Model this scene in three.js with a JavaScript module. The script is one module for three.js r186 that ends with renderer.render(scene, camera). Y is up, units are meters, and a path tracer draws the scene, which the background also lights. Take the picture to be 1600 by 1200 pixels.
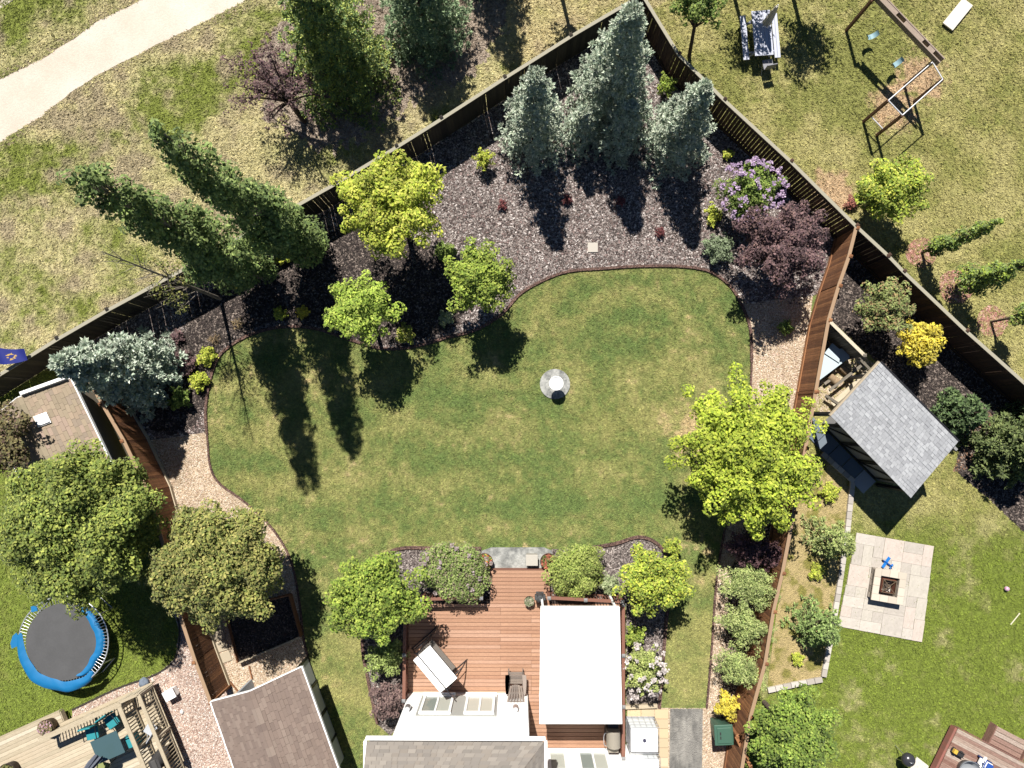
import * as THREE from 'three';
import { mergeGeometries } from 'three/addons/utils/BufferGeometryUtils.js';
import { RoundedBoxGeometry } from 'three/addons/geometries/RoundedBoxGeometry.js';

// ---------------------------------------------------------------- camera, sky, sun, exposure
const H = 29, FOCAL = 1110;                       // height of the drone above the lawn; focal length for a 1600 px wide frame
const renderer = new THREE.WebGLRenderer({ antialias: true });
renderer.toneMapping = THREE.LinearToneMapping;
renderer.toneMappingExposure = 1.8;
renderer.shadowMap.enabled = true;
const scene = new THREE.Scene();
const camera = new THREE.PerspectiveCamera(2 * Math.atan(600 / FOCAL) * 180 / Math.PI, 4 / 3, 0.5, 1500);
camera.position.set(0, H, 0);
camera.up.set(0, 0, -1);
camera.lookAt(-10 / FOCAL * H, 0, -50 / FOCAL * H);
camera.updateMatrixWorld(true);
scene.add(camera);

const SUN = new THREE.Vector3(-0.235, 1.44, -1).normalize();
// a clear, deep blue early-summer sky: paler towards the horizon, a little brighter round the sun
const skyW = 256, skyH = 128, skyData = new Float32Array(skyW * skyH * 4);
for (let j = 0, k = 0; j < skyH; j++) for (let i = 0; i < skyW; i++, k += 4) {
  const el = ((j + 0.5) / skyH - 0.5) * Math.PI, az = ((i + 0.5) / skyW - 0.5) * 2 * Math.PI, s = Math.max(0, Math.sin(el)), c = Math.cos(el);
  const h = Math.pow(1 - s, 3.2), near = Math.pow(Math.max(0, c * Math.cos(az) * SUN.x + Math.sin(el) * SUN.y + c * Math.sin(az) * SUN.z), 12);
  skyData[k] = 0.026 + 0.1 * h + 0.05 * near; skyData[k + 1] = 0.052 + 0.12 * h + 0.05 * near; skyData[k + 2] = 0.115 + 0.12 * h + 0.05 * near; skyData[k + 3] = 1;
}
const sky = new THREE.DataTexture(skyData, skyW, skyH, THREE.RGBAFormat, THREE.FloatType);
sky.mapping = THREE.EquirectangularReflectionMapping; sky.magFilter = sky.minFilter = THREE.LinearFilter; sky.needsUpdate = true;
scene.background = sky; scene.environment = sky;
const sun = new THREE.DirectionalLight(0xfffaf2, 5);
sun.name = 'sun_light';
sun.position.copy(SUN).multiplyScalar(80);
sun.castShadow = true;
Object.assign(sun.shadow.camera, { left: -35, right: 35, top: 30, bottom: -30, near: 10, far: 160 });
sun.shadow.mapSize.set(4096, 4096);
scene.add(sun, sun.target);

// ---------------------------------------------------------------- helpers
const V = (x, y, z) => new THREE.Vector3(x, y, z);
const eR = V(0, 0, 0), eU = V(0, 0, 0), eF = V(0, 0, 0);
camera.matrixWorld.extractBasis(eR, eU, eF);
// where a point seen at (px, py) of the 1600 x 1200 survey picture lies when its height above the lawn is h
function P(px, py, h = 0) {
  const d = eF.clone().multiplyScalar(-FOCAL).addScaledVector(eR, px - 800).addScaledVector(eU, 600 - py);
  return camera.position.clone().addScaledVector(d, (h - H) / d.y);
}
const px2m = (r, h = 0) => r * (H - h) / FOCAL;
function rng(seed) { let a = seed >>> 0; return () => { a = a + 0x6D2B79F5 | 0; let t = Math.imul(a ^ a >>> 15, 1 | a); t = t + Math.imul(t ^ t >>> 7, 61 | t) ^ t; return ((t ^ t >>> 14) >>> 0) / 4294967296; }; }
const R0 = rng(77);
const rr = (a, b, r = R0) => a + (b - a) * r();
const lerp = (a, b, t) => a + (b - a) * t, clamp = (v, a = 0, b = 1) => Math.min(b, Math.max(a, v));
const sstep = (a, b, v) => { const t = clamp((v - a) / (b - a)); return t * t * (3 - 2 * t); };
// value noise; with a period it repeats
const HT = new Float32Array(65536); { const r = rng(5); for (let i = 0; i < 65536; i++) HT[i] = r(); }
function noise(x, y, per = 0) {
  let xi = Math.floor(x), yi = Math.floor(y); const fx = x - xi, fy = y - yi; let x1 = xi + 1, y1 = yi + 1;
  if (per) { xi = ((xi % per) + per) % per; x1 = ((x1 % per) + per) % per; yi = ((yi % per) + per) % per; y1 = ((y1 % per) + per) % per; }
  const h = (a, b) => HT[(Math.imul(a, 7919) + Math.imul(b, 104729) + (a * b & 1023)) & 65535];
  const u = fx * fx * (3 - 2 * fx), v = fy * fy * (3 - 2 * fy);
  const p = h(xi, yi), q = h(x1, yi), s = h(xi, y1), t = h(x1, y1);
  return p + (q - p) * u + (s - p) * v + (p - q - s + t) * u * v;
}
const fbm = (x, y, o = 4, per = 0) => { let s = 0, a = 0.5, n = 0; for (let i = 0; i < o; i++) { s += a * noise(x, y, per); n += a; x = x * 2 + 17.3 * (per ? 0 : 1); y = y * 2 + 9.1 * (per ? 0 : 1); per *= 2; a *= 0.5; } return s / n; };
const toS = c => c <= 0.0031308 ? c * 12.92 : 1.055 * Math.pow(c, 1 / 2.4) - 0.055;
const toL = c => c <= 0.04045 ? c / 12.92 : Math.pow((c + 0.055) / 1.055, 2.4);
const S = (r, g, b, k = 1) => [toL(r / 255) * k, toL(g / 255) * k, toL(b / 255) * k];     // sRGB numbers to linear, times k
const mixc = (a, b, t) => [lerp(a[0], b[0], t), lerp(a[1], b[1], t), lerp(a[2], b[2], t)];
function tex(size, fn, { srgb = true, rx = 1, ry = 1 } = {}) {
  const d = new Uint8Array(size * size * 4);
  for (let j = 0, k = 0; j < size; j++) for (let i = 0; i < size; i++, k += 4) {
    const c = fn(i / size, j / size, i, j);
    for (let m = 0; m < 3; m++) d[k + m] = 255 * clamp(srgb ? toS(clamp(c[m])) : c[m]);
    d[k + 3] = 255;
  }
  const t = new THREE.DataTexture(d, size, size, THREE.RGBAFormat);
  t.colorSpace = srgb ? THREE.SRGBColorSpace : THREE.NoColorSpace;
  t.wrapS = t.wrapT = THREE.RepeatWrapping; t.magFilter = THREE.LinearFilter; t.minFilter = THREE.LinearMipmapLinearFilter; t.generateMipmaps = true;
  t.repeat.set(rx, ry); t.needsUpdate = true;
  return t;
}
function mat(c, o = {}) { const m = new THREE.MeshStandardMaterial({ roughness: 0.8, ...o }); if (c) m.color.setRGB(c[0], c[1], c[2]); return m; }
const taken = new Map();
function numbered(n) { const k = taken.get(n) || 0; taken.set(n, k + 1); return k ? n + '_' + String(k).padStart(3, '0') : n; }
function put(o, name, label, category, group) { o.name = numbered(name); o.userData.label = label; o.userData.category = category; if (group) o.userData.group = group; scene.add(o); return o; }
function thing(name, label, category, pos, ry = 0, group) { const g = new THREE.Group(); if (pos) g.position.copy(pos); g.rotation.y = ry; return put(g, name, label, category, group); }
function mesh(geo, m) { const o = new THREE.Mesh(geo, m); o.castShadow = o.receiveShadow = true; return o; }
function part(parent, name, geo, m, stuff) { const o = mesh(geo, m); o.name = name; if (stuff) o.userData.kind = 'stuff'; parent.add(o); return o; }
function structure(name, geo, m) { const o = mesh(geo, m); o.name = numbered(name); o.userData.kind = 'structure'; scene.add(o); return o; }
function norm(g) { g = g.index ? g.toNonIndexed() : g; for (const k of Object.keys(g.attributes)) if (!['position', 'normal', 'uv'].includes(k)) g.deleteAttribute(k); return g; }
const merge = list => mergeGeometries(list.map(norm));
function bx(w, h, d, x = 0, y = 0, z = 0, ry = 0, rx = 0, rz = 0) { const g = new THREE.BoxGeometry(w, h, d); if (rz) g.rotateZ(rz); if (rx) g.rotateX(rx); if (ry) g.rotateY(ry); g.translate(x, y, z); return g; }
function rbx(w, h, d, r, x = 0, y = 0, z = 0, ry = 0) { const g = new RoundedBoxGeometry(w, h, d, 2, r); if (ry) g.rotateY(ry); g.translate(x, y, z); return g; }
function cy(r1, r2, h, x = 0, y = 0, z = 0, seg = 14) { const g = new THREE.CylinderGeometry(r1, r2, h, seg); g.translate(x, y, z); return g; }
function rod(a, b, r1, r2 = r1, seg = 7) { // a tapered bar from a (radius r1) to b (radius r2)
  const d = b.clone().sub(a), L = d.length(), g = new THREE.CylinderGeometry(r2, r1, L, seg);
  g.applyQuaternion(new THREE.Quaternion().setFromUnitVectors(V(0, 1, 0), d.divideScalar(L)));
  g.translate((a.x + b.x) / 2, (a.y + b.y) / 2, (a.z + b.z) / 2); return g;
}
function beam(a, b, w, t) { // a squared bar from a to b, w wide (level) and t thick
  const d = b.clone().sub(a), L = d.length(), g = new THREE.BoxGeometry(L, t, w), m = new THREE.Matrix4();
  d.divideScalar(L); let s = V(0, 1, 0).cross(d); if (s.lengthSq() < 1e-4) s = V(0, 0, 1); s.normalize().negate();
  m.makeBasis(d, s.clone().cross(d).normalize(), s); g.applyMatrix4(m); g.translate((a.x + b.x) / 2, (a.y + b.y) / 2, (a.z + b.z) / 2); return g;
}
const tube = (pts, r, seg = 24, rad = 6, closed = false) => new THREE.TubeGeometry(new THREE.CatmullRomCurve3(pts, closed), seg, r, rad, closed);
// a level sheet over a polygon of world points, uv in metres
function sheet(pts, y, thick = 0) {
  const sh = new THREE.Shape(pts.map(p => new THREE.Vector2(p.x, -p.z)));
  let g = thick ? new THREE.ExtrudeGeometry(sh, { depth: thick, bevelEnabled: false }) : new THREE.ShapeGeometry(sh);
  g.rotateX(-Math.PI / 2); g.translate(0, y, 0);
  const p = g.attributes.position, u = g.attributes.uv; for (let i = 0; i < p.count; i++) u.setXY(i, p.getX(i), p.getZ(i));
  return g;
}
const PP = (list, h = 0) => list.map(([x, y]) => P(x, y, h));
const smooth = (pts, n) => new THREE.CatmullRomCurve3(pts, false, 'centripetal').getPoints(n);
const dirRy = (a, b) => Math.atan2(-(b.z - a.z), b.x - a.x);
function inPoly(pts, x, z) { let c = false; for (let i = 0, j = pts.length - 1; i < pts.length; j = i++) { const a = pts[i], b = pts[j]; if ((a.z > z) !== (b.z > z) && x < (b.x - a.x) * (z - a.z) / (b.z - a.z) + a.x) c = !c; } return c; }
// a low kerb that follows a line
function kerb(pts, w, h, y0 = 0) {
  const pos = [], idx = []; const n = pts.length;
  for (let i = 0; i < n; i++) {
    const a = pts[Math.max(0, i - 1)], b = pts[Math.min(n - 1, i + 1)], t = b.clone().sub(a).setY(0).normalize(), s = V(-t.z, 0, t.x);
    for (const [o, y] of [[-w / 2, y0], [-w / 2 * 0.8, y0 + h], [w / 2 * 0.8, y0 + h], [w / 2, y0]]) pos.push(pts[i].x + s.x * o, y, pts[i].z + s.z * o);
    if (i) for (let k = 0; k < 3; k++) { const q = (i - 1) * 4 + k; idx.push(q, q + 1, q + 4, q + 1, q + 5, q + 4); }
  }
  idx.push(0, 2, 1, 0, 3, 2, (n - 1) * 4, (n - 1) * 4 + 1, (n - 1) * 4 + 2, (n - 1) * 4, (n - 1) * 4 + 2, (n - 1) * 4 + 3);
  let g = new THREE.BufferGeometry(); g.setAttribute('position', new THREE.Float32BufferAttribute(pos, 3)); g.setIndex(idx); g = g.toNonIndexed(); g.computeVertexNormals();
  const uv = []; const p = g.attributes.position; for (let i = 0; i < p.count; i++) uv.push(p.getX(i), p.getZ(i)); g.setAttribute('uv', new THREE.Float32BufferAttribute(uv, 2));
  return g;
}

// ---------------------------------------------------------------- the lines of the plot, as world points
const FH = 1.8;
const fenceA = PP([[-60, 624], [0, 586], [91, 530], [169, 485], [312, 408], [400, 358], [526, 287], [621, 230], [691, 186], [790, 122], [893, 57], [987, 2], [1003, -8]], FH);
const fenceB = PP([[1003, -8], [1024, 50], [1060, 86], [1131, 157], [1235, 253], [1337, 354], [1387, 400], [1411, 425], [1509, 518], [1600, 599], [1665, 656]], FH);
fenceB[0].copy(fenceA[fenceA.length - 1]); fenceB.splice(1, 1);
const fenceC = PP([[1337, 356], [1326, 400], [1310, 446], [1294, 500], [1274, 612], [1258, 700], [1240, 800], [1222, 895], [1208, 955], [1195, 1036], [1172, 1120], [1158, 1205], [1150, 1260]], FH);
const fenceD = PP([[128, 574], [160, 630], [194, 688], [232, 768], [258, 860], [279, 952], [306, 1034], [330, 1098]], FH);
const along = (pl, z) => { for (let i = 1; i < pl.length; i++) if (z <= pl[i].z) { const t = (z - pl[i - 1].z) / (pl[i].z - pl[i - 1].z); return lerp(pl[i - 1].x, pl[i].x, t); } return pl[pl.length - 1].x; };
const zOn = (pl, x) => { for (let i = 1; i < pl.length; i++) if (x <= pl[i].x) { const t = (x - pl[i - 1].x) / (pl[i].x - pl[i - 1].x); return lerp(pl[i - 1].z, pl[i].z, t); } return pl[pl.length - 1].z; };
// 0 own plot, 1 public strip behind, 2 plot to the east, 3 plot to the west
function plot(x, z) {
  const cx = fenceA[fenceA.length - 1].x;
  if (x < cx ? z < zOn(fenceA, x) : z < fenceB[0].z - (x - cx) * 0.62) return 1;
  if (x > cx && z < zOn(fenceB, x)) return 2;
  if (z > fenceC[0].z && x > along(fenceC, z)) return 2;
  if (z > fenceD[0].z && x < along(fenceD, z)) return 3;
  return 0;
}
const lawnEdge = smooth(PP([[1174, 566], [1172, 515], [1160, 480], [1140, 447], [1112, 426], [1080, 418], [1010, 416], [940, 420], [885, 425], [845, 440], [812, 460], [785, 490], [745, 515], [700, 527], [650, 541], [600, 545], [545, 530], [490, 513], [440, 511], [400, 520], [365, 537], [342, 558], [330, 590], [322, 640], [325, 690], [329, 728], [340, 752], [380, 782], [412, 810], [440, 846], [456, 880], [468, 940], [475, 1000], [486, 1045]]), 150);
const eastEdge = smooth(PP([[1174, 566], [1172, 610], [1158, 700], [1138, 800], [1126, 860], [1118, 920], [1112, 1010], [1104, 1106]]), 40);

// ---------------------------------------------------------------- ground colours and materials
const KA = 0.62;                                   // reflectance of a surface that the survey picture shows sunlit at this value
const GREEN = S(109, 117, 63, KA), DEEP = S(92, 109, 56, KA), TAN = S(140, 137, 84, KA), STRAW = S(190, 178, 134, KA), LUSH = S(118, 132, 44, KA), OLIVE = S(127, 127, 72, KA), PALE = S(172, 166, 116, KA), BARE = S(196, 166, 132, KA), GREYB = S(150, 136, 112, KA);
const ring0 = P(985, 575), swingC = P(1385, 110), bareA = P(1100, 640), bareB = P(1080, 800), bareC = P(1440, 120), bareD = P(1395, 165), bareE = P(1300, 300);
const pathDir = P(0, 172).sub(P(300, 10)).normalize(), pathN = V(-pathDir.z, 0, pathDir.x), pathC = P(150, 92);
const stripMulch = PP([[388, 100], [430, 50], [455, -20], [830, -20], [795, 40], [735, 110], [650, 165], [570, 215], [490, 235], [425, 185]]);
function grassColor(x, z, out) {
  const big = fbm(x * 0.22 + 3, z * 0.22 + 8, 3), mid = fbm(x * 0.9 + 40, z * 0.9 + 11, 3), fine = fbm(x * 4.2, z * 4.2, 3), gr = noise(x * 17, z * 17) * 0.55 + noise(x * 33 + 5, z * 33) * 0.45;
  const w = plot(x, z); let c;
  if (w === 0) {
    // mown in passes: straight along x near the house, round the far end
    const dx = x - ring0.x, dz = z - ring0.z, rad = Math.hypot(dx, dz), up = sstep(1.5, -2.5, dz);
    const band = lerp(Math.sin(z * 3.0 + 0.5 * noise(x * 0.4, z * 0.4) + 1.1 * Math.sin(x * 0.12)), Math.sin(rad * 4.6 + 0.6 * noise(x, z)), up);
    let t = 0.44 + 0.16 * band * (0.4 + noise(x * 0.35 + 9, z * 0.5)) + 0.8 * (big - 0.5) + 0.75 * (mid - 0.5) + 0.75 * (fine - 0.5);
    t += 0.18 * sstep(6, 9, z) - 0.3 * sstep(7.2, 8.5, x) * sstep(6, 9, z);
    t += 0.3 * Math.exp(-((x - bareA.x) ** 2 * 1.6 + (z - bareA.z) ** 2 * 0.5)) * mid * 2;
    c = mixc(mixc(DEEP, GREEN, clamp(t * 2.4)), mixc(OLIVE, TAN, clamp(mid * 1.7 - 0.3)), sstep(0.22, 0.86, t));
    c = mixc(c, BARE, 0.55 * sstep(0.66, 0.95, fine * 0.6 + mid * 0.4 + 0.42 * Math.exp(-((x - bareA.x) ** 2 + (z - bareA.z - 1) ** 2) * 0.5) + 0.14 * Math.exp(-((z - 5.4) ** 2) * 3)));
  } else if (w === 1) {
    const d = Math.abs((x - pathC.x) * pathN.x + (z - pathC.z) * pathN.z);
    let t = 0.62 + 1.1 * (mid - 0.5) + 0.9 * (big - 0.5) + 0.8 * (fine - 0.5) - 0.62 * Math.exp(-((d - 3.3) ** 2) * 0.8) * (0.35 + big);
    c = mixc(mixc(LUSH, OLIVE, 0.35), mixc(PALE, STRAW, clamp(mid * 2 - 0.6)), sstep(0.02, 0.75, t));
    c = mixc(c, GREYB, 0.7 * sstep(0.52, 0.72, mid * 0.6 + fbm(x * 1.7 + 90, z * 1.7, 2) * 0.4));
    if (x > -12 && z < -9 && inPoly(stripMulch, x + (mid - 0.5) * 2.2, z + (fine - 0.5) * 1.6)) c = mixc(S(152, 137, 122, KA), mixc(S(198, 182, 164, KA), S(106, 92, 78, KA), clamp(gr * 2.2 - 0.6)), 0.8);
    if (x > -0.5) c = mixc(c, S(186, 168, 122, KA), 0.35);
  } else if (w === 2) {
    const south = sstep(2.5, 6, z);
    let t = 0.55 - 0.36 * south + 1.0 * (mid - 0.5) + 0.8 * (big - 0.5) + 0.9 * (fine - 0.5);
    const sd = Math.hypot(x - swingC.x, z - swingC.z); t -= 0.75 * Math.exp(-sd * sd * 0.28) * (0.3 + 1.2 * mid);
    c = mixc(mixc(DEEP, LUSH, 0.6 * south + 0.25), mixc(mixc(OLIVE, LUSH, 0.35), PALE, clamp(mid * 1.6 - 0.2 - 0.4 * south)), sstep(0.1, 0.72, t));
    c = mixc(c, S(176, 165, 96, KA), (1 - south) * 0.4);
    for (const b of [bareC, bareD, bareE]) { const q = Math.hypot((x - b.x), (z - b.z)); c = mixc(c, BARE, 0.9 * sstep(1.25, 0.55, q + (fine - 0.5) * 1.3)); }
  } else {
    const t = 0.3 + 0.9 * (mid - 0.5) + 0.5 * (big - 0.5) + 0.9 * (fine - 0.5);
    c = mixc(mixc(DEEP, LUSH, 0.75), mixc(LUSH, OLIVE, 0.5), sstep(0.1, 0.8, t));
  }
  const k = (0.62 + 0.76 * gr) * (w === 0 ? 1.4 : w === 1 ? 1.24 : w === 2 ? 1.08 : 1.2);
  out[0] = c[0] * k; out[1] = c[1] * k; out[2] = c[2] * k; return out;
}
const GX = -31, GZ = -27, GW = 62, GD = 50, tmpc = [0, 0, 0];
const grassMap = tex(2048, (u, v) => grassColor(GX + u * GW, GZ + v * GD, tmpc));
const grassBump = tex(512, (u, v) => { const q = noise(u * 96, v * 96, 96) * 0.6 + noise(u * 190, v * 190, 190) * 0.4; return [q, q, q]; }, { srgb: false, rx: 18, ry: 15 });
const lawnGeo = new THREE.PlaneGeometry(GW, GD); lawnGeo.rotateX(-Math.PI / 2); lawnGeo.translate(GX + GW / 2, 0, GZ + GD / 2);
{ const p = lawnGeo.attributes.position, u = lawnGeo.attributes.uv; for (let i = 0; i < p.count; i++) u.setXY(i, (p.getX(i) - GX) / GW, (p.getZ(i) - GZ) / GD); }
structure('lawn', lawnGeo, mat(null, { map: grassMap, bumpMap: grassBump, bumpScale: 0.03, roughness: 1 }));
const farMap = tex(512, (u, v) => { const c = mixc(S(112, 124, 58, KA), S(160, 152, 98, KA), fbm(u * 16, v * 16, 4, 16)), k = 0.7 + 0.6 * noise(u * 128, v * 128, 128); return [c[0] * k, c[1] * k, c[2] * k]; }, { rx: 60, ry: 60 });
{ const g = new THREE.PlaneGeometry(1600, 1600); g.rotateX(-Math.PI / 2); g.translate(0, -0.03, 0); structure('ground', g, mat(null, { map: farMap, roughness: 1 })); }

function speckle(base, dark, light, cells, pd, pl, seed) { // loose matter: coarse grains over patches
  const n = cells, r = rng(seed), tone = new Float32Array(n * n).map(() => r());
  return tex(512, (u, v) => {
    const jx = noise(u * n * 0.5, v * n * 0.5, n / 2) * 1.6, jy = noise(u * n * 0.5 + 31, v * n * 0.5, n / 2) * 1.6;
    const q = tone[(Math.floor(v * n + jy) % n + n) % n * n + (Math.floor(u * n + jx) % n + n) % n], p = fbm(u * 8, v * 8, 3, 8);
    let c = q < pd ? mixc(dark, base, q / pd * 0.6) : q > 1 - pl ? mixc(base, light, (q - 1 + pl) / pl) : base;
    const k = 0.72 + 0.56 * p; return [c[0] * k, c[1] * k, c[2] * k];
  });
}
const bumpOf = (cells) => tex(256, (u, v) => { const q = noise(u * cells, v * cells, cells); return [q, q, q]; }, { srgb: false });
const grainBump = bumpOf(128);
function loose(t, rep, o = {}) { const m = t.clone(); m.repeat.set(1 / rep, 1 / rep); m.needsUpdate = true; const b = grainBump.clone(); b.repeat.set(1 / 2.6, 1 / 2.6); b.needsUpdate = true; return mat(null, { map: m, bumpMap: b, bumpScale: 0.03, roughness: 1, ...o }); }
const mulchT = speckle(S(132, 120, 115, KA), S(60, 52, 49, KA), S(206, 194, 186, KA), 128, 0.4, 0.3, 3);
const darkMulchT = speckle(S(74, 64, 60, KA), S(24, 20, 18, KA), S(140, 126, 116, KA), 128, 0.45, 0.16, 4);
const gravelT = speckle(S(214, 192, 164, KA), S(168, 140, 112, KA), S(246, 232, 212, KA), 128, 0.3, 0.3, 6);
const pinkT = speckle(S(196, 142, 126, KA), S(128, 84, 74, KA), S(232, 196, 180, KA), 64, 0.35, 0.3, 7);
const pathT = tex(512, (u, v) => { const p = fbm(u * 6, v * 6, 5, 6), q = noise(u * 200, v * 200, 200); const c = mixc(S(220, 204, 186, KA), S(234, 223, 208, KA), clamp(p * 1.8 - 0.4)), k = 0.93 + 0.14 * q; return [c[0] * k, c[1] * k, c[2] * k]; });
const M = {
  mulch: loose(mulchT, 5.5), darkMulch: loose(darkMulchT, 5.5), gravel: loose(gravelT, 4.2), pink: loose(pinkT, 3), path: loose(pathT, 9, { bumpScale: 0.008 }),
};

// public path
const pathUp = PP([[-60, 160], [0, 124], [60, 95], [110, 64], [150, 36], [220, 0], [330, -62]]), pathLow = PP([[-60, 262], [0, 222], [65, 180], [130, 131], [250, 68], [330, 28], [385, 0], [480, -56]]);
function rough(pts, amp, step = 0.25) { const c = new THREE.CatmullRomCurve3(pts, false, 'centripetal'), n = Math.ceil(c.getLength() / step); return c.getSpacedPoints(n).map(p => V(p.x + (noise(p.x * 3.1, p.z * 3.1) - 0.5) * amp, 0, p.z + (noise(p.x * 3.1 + 50, p.z * 3.1) - 0.5) * amp)); }
{ // worn verge, then the path itself
  const a = rough(pathUp.map(p => p.clone().add(V(-0.1, 0, -0.22))), 0.5), b = rough(pathLow.map(p => p.clone().add(V(0.12, 0, 0.25))), 0.6);
  structure('path_verge', sheet([...a, ...b.reverse()], 0.004), loose(speckle(S(158, 142, 112, KA), S(104, 92, 66, KA), S(196, 182, 150, KA), 128, 0.35, 0.3, 12), 4));
  const c = rough(pathUp, 0.1), d = rough(pathLow, 0.1);
  structure('path', sheet([...c, ...d.reverse()], 0.008), M.path);
  const e = PP([[-60, -20], [-60, 40], [0, 14], [22, 0], [70, -30]]); structure('path', sheet(e, 0.008), M.path);
}
// mulch of the own plot: between the fences and the lawn's edge
const cornerI = fenceA.length - 1;
const iGravE = 6, iGravW = lawnEdge.findIndex(p => p.z > P(322, 668).z && p.x < -10);
const bedMain = [...fenceA.slice(2).map(p => V(p.x, 0, p.z)), ...fenceB.slice(1, 6).map(p => V(p.x, 0, p.z)), ...fenceC.slice(1, 3).map(p => V(p.x, 0, p.z)), P(1270, 462), P(1245, 478), P(1215, 466), P(1190, 476), P(1164, 474), ...lawnEdge.slice(iGravE + 8, iGravW).map(p => V(p.x, 0, p.z)), P(320, 676), P(233, 688), ...fenceD.slice(0, 3).reverse().map(p => V(p.x, 0, p.z))];
structure('mulch_bed', sheet(bedMain, 0.008), M.mulch);
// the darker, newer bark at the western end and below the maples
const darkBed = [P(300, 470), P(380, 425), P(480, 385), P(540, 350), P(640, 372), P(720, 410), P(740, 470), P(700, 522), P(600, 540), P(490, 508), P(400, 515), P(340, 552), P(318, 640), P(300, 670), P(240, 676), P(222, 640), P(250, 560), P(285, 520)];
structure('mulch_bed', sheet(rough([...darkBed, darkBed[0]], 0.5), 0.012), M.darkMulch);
// gravel west of the lawn, down to the shed
const gravW = [P(233, 688), P(320, 676), ...lawnEdge.slice(iGravW), P(500, 1110), P(520, 1210), P(360, 1210), ...fenceD.slice(2).reverse().map(p => V(p.x, 0, p.z))];
structure('gravel_path', sheet(gravW, 0.012), M.gravel);
// gravel at the eastern side
const gravE = [P(1164, 474), P(1215, 468), P(1270, 462), ...fenceC.slice(3).map(p => V(p.x, 0, p.z)), P(1140, 1260), P(1005, 1260), P(1005, 1106), ...eastEdge.slice().reverse(), ...lawnEdge.slice(0, iGravE + 6)];
structure('gravel_path', sheet(gravE, 0.012), M.gravel);
const bedE = [P(1160, 830), P(1215, 800), P(1222, 860), P(1205, 950), P(1185, 1060), P(1160, 1085), P(1130, 1080), P(1134, 1000), P(1140, 900)];
structure('mulch_bed', sheet(rough([...bedE, bedE[0]], 0.3), 0.016), M.darkMulch);
// western neighbour's gravel
const gravN = [P(262, 925), P(280, 985), P(274, 1028), P(250, 1050), P(182, 1076), P(113, 1109), P(113, 1230), P(390, 1230), ...fenceD.slice(4).reverse().map(p => V(p.x - 0.05, 0, p.z))];
structure('gravel_path', sheet(gravN, 0.008), loose(speckle(S(214, 190, 172, KA), S(160, 130, 116, KA), S(246, 234, 222, KA), 96, 0.35, 0.3, 16), 4));
// eastern neighbour: dark bed along the fence, dry raised bed, pink mulch rings
const bedN = [...fenceB.slice(5).map(p => V(p.x, 0, p.z)), P(1660, 900), P(1600, 832), P(1545, 780), P(1492, 735), P(1500, 690), P(1375, 570), P(1297, 500), ...fenceC.slice(1, 3).reverse().map(p => V(p.x, 0, p.z))];
structure('mulch_bed', sheet(bedN, 0.008), M.darkMulch);
const warmChip = [P(1528, 640), P(1560, 655), P(1545, 690), P(1515, 730), P(1490, 740), P(1500, 700)];
structure('mulch_bed', sheet(rough([...warmChip, warmChip[0]], 0.4), 0.012), loose(speckle(S(158, 118, 92, KA), S(80, 56, 44, KA), S(206, 170, 140, KA), 96, 0.35, 0.3, 18), 4));
const dryT = tex(512, (u, v) => { const p = fbm(u * 12, v * 12, 4, 12), q = noise(u * 170, v * 170, 170), c = mixc(S(188, 168, 118, KA), S(140, 134, 66, KA), sstep(0.42, 0.7, p)), k = 0.65 + 0.7 * q; return [c[0] * k, c[1] * k, c[2] * k]; });
const bedDry = [P(1245, 745), P(1262, 712), P(1300, 728), P(1328, 742), P(1318, 850), P(1304, 930), P(1286, 1058), P(1198, 1076), P(1212, 960), P(1228, 880), P(1243, 800)];
structure('dry_bed', sheet(bedDry, 0.05), loose(dryT, 4));
// beds beside the deck
const bedDW = [P(612, 862), P(625, 858), P(752, 858), P(768, 892), P(768, 948), P(640, 948), P(640, 1110), P(610, 1150), P(588, 1130), P(575, 1060), P(566, 1000), P(580, 930)];
structure('mulch_bed', sheet(bedDW, 0.008), M.mulch);
const bedDE = [P(850, 892), P(862, 858), P(925, 856), P(962, 848), P(998, 839), P(1022, 846), P(1040, 866), P(1046, 920), P(1040, 980), P(1034, 1060), P(1030, 1106), P(978, 1106), P(978, 945), P(855, 945)];
structure('mulch_bed', sheet(bedDE, 0.008), M.mulch);

// kerbs round the beds
const kerbM = loose(speckle(S(120, 92, 82, KA), S(60, 44, 40, KA), S(160, 132, 120, KA), 64, 0.4, 0.2, 21), 2);
put(mesh(kerb(lawnEdge.slice(0, iGravW + 1), 0.13, 0.08), kerbM), 'bed_edging', 'long curving brown edging strip between the lawn and the mulch bed', 'edging');
put(mesh(kerb(lawnEdge.slice(iGravW), 0.09, 0.06), kerbM), 'bed_edging', 'thin brown edging between the lawn and the gravel beside the shed', 'edging');
put(mesh(kerb(eastEdge, 0.09, 0.07), kerbM), 'bed_edging', 'thin brown edging between the lawn and the gravel strip with junipers', 'edging');
put(mesh(kerb(smooth(PP([[922, 856], [962, 849], [998, 839], [1022, 846], [1040, 866], [1046, 915], [1040, 980], [1034, 1060], [1030, 1106]]), 40), 0.14, 0.08), kerbM), 'bed_edging', 'curved brown edging of the bed beside the white canopy', 'edging');
put(mesh(kerb(smooth(PP([[752, 857], [690, 857], [625, 857], [606, 866], [580, 930], [566, 1000], [575, 1060], [590, 1130]]), 40), 0.14, 0.08), kerbM), 'bed_edging', 'brown edging of the bed with the green maple beside the deck', 'edging');
put(mesh(kerb(smooth(PP([[277, 960], [281, 985], [274, 1028], [250, 1050], [182, 1076], [113, 1109]]), 30), 0.07, 0.05), mat(S(60, 52, 46, KA))), 'bed_edging', 'dark edging between the trampoline lawn and the neighbour gravel', 'edging');
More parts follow.
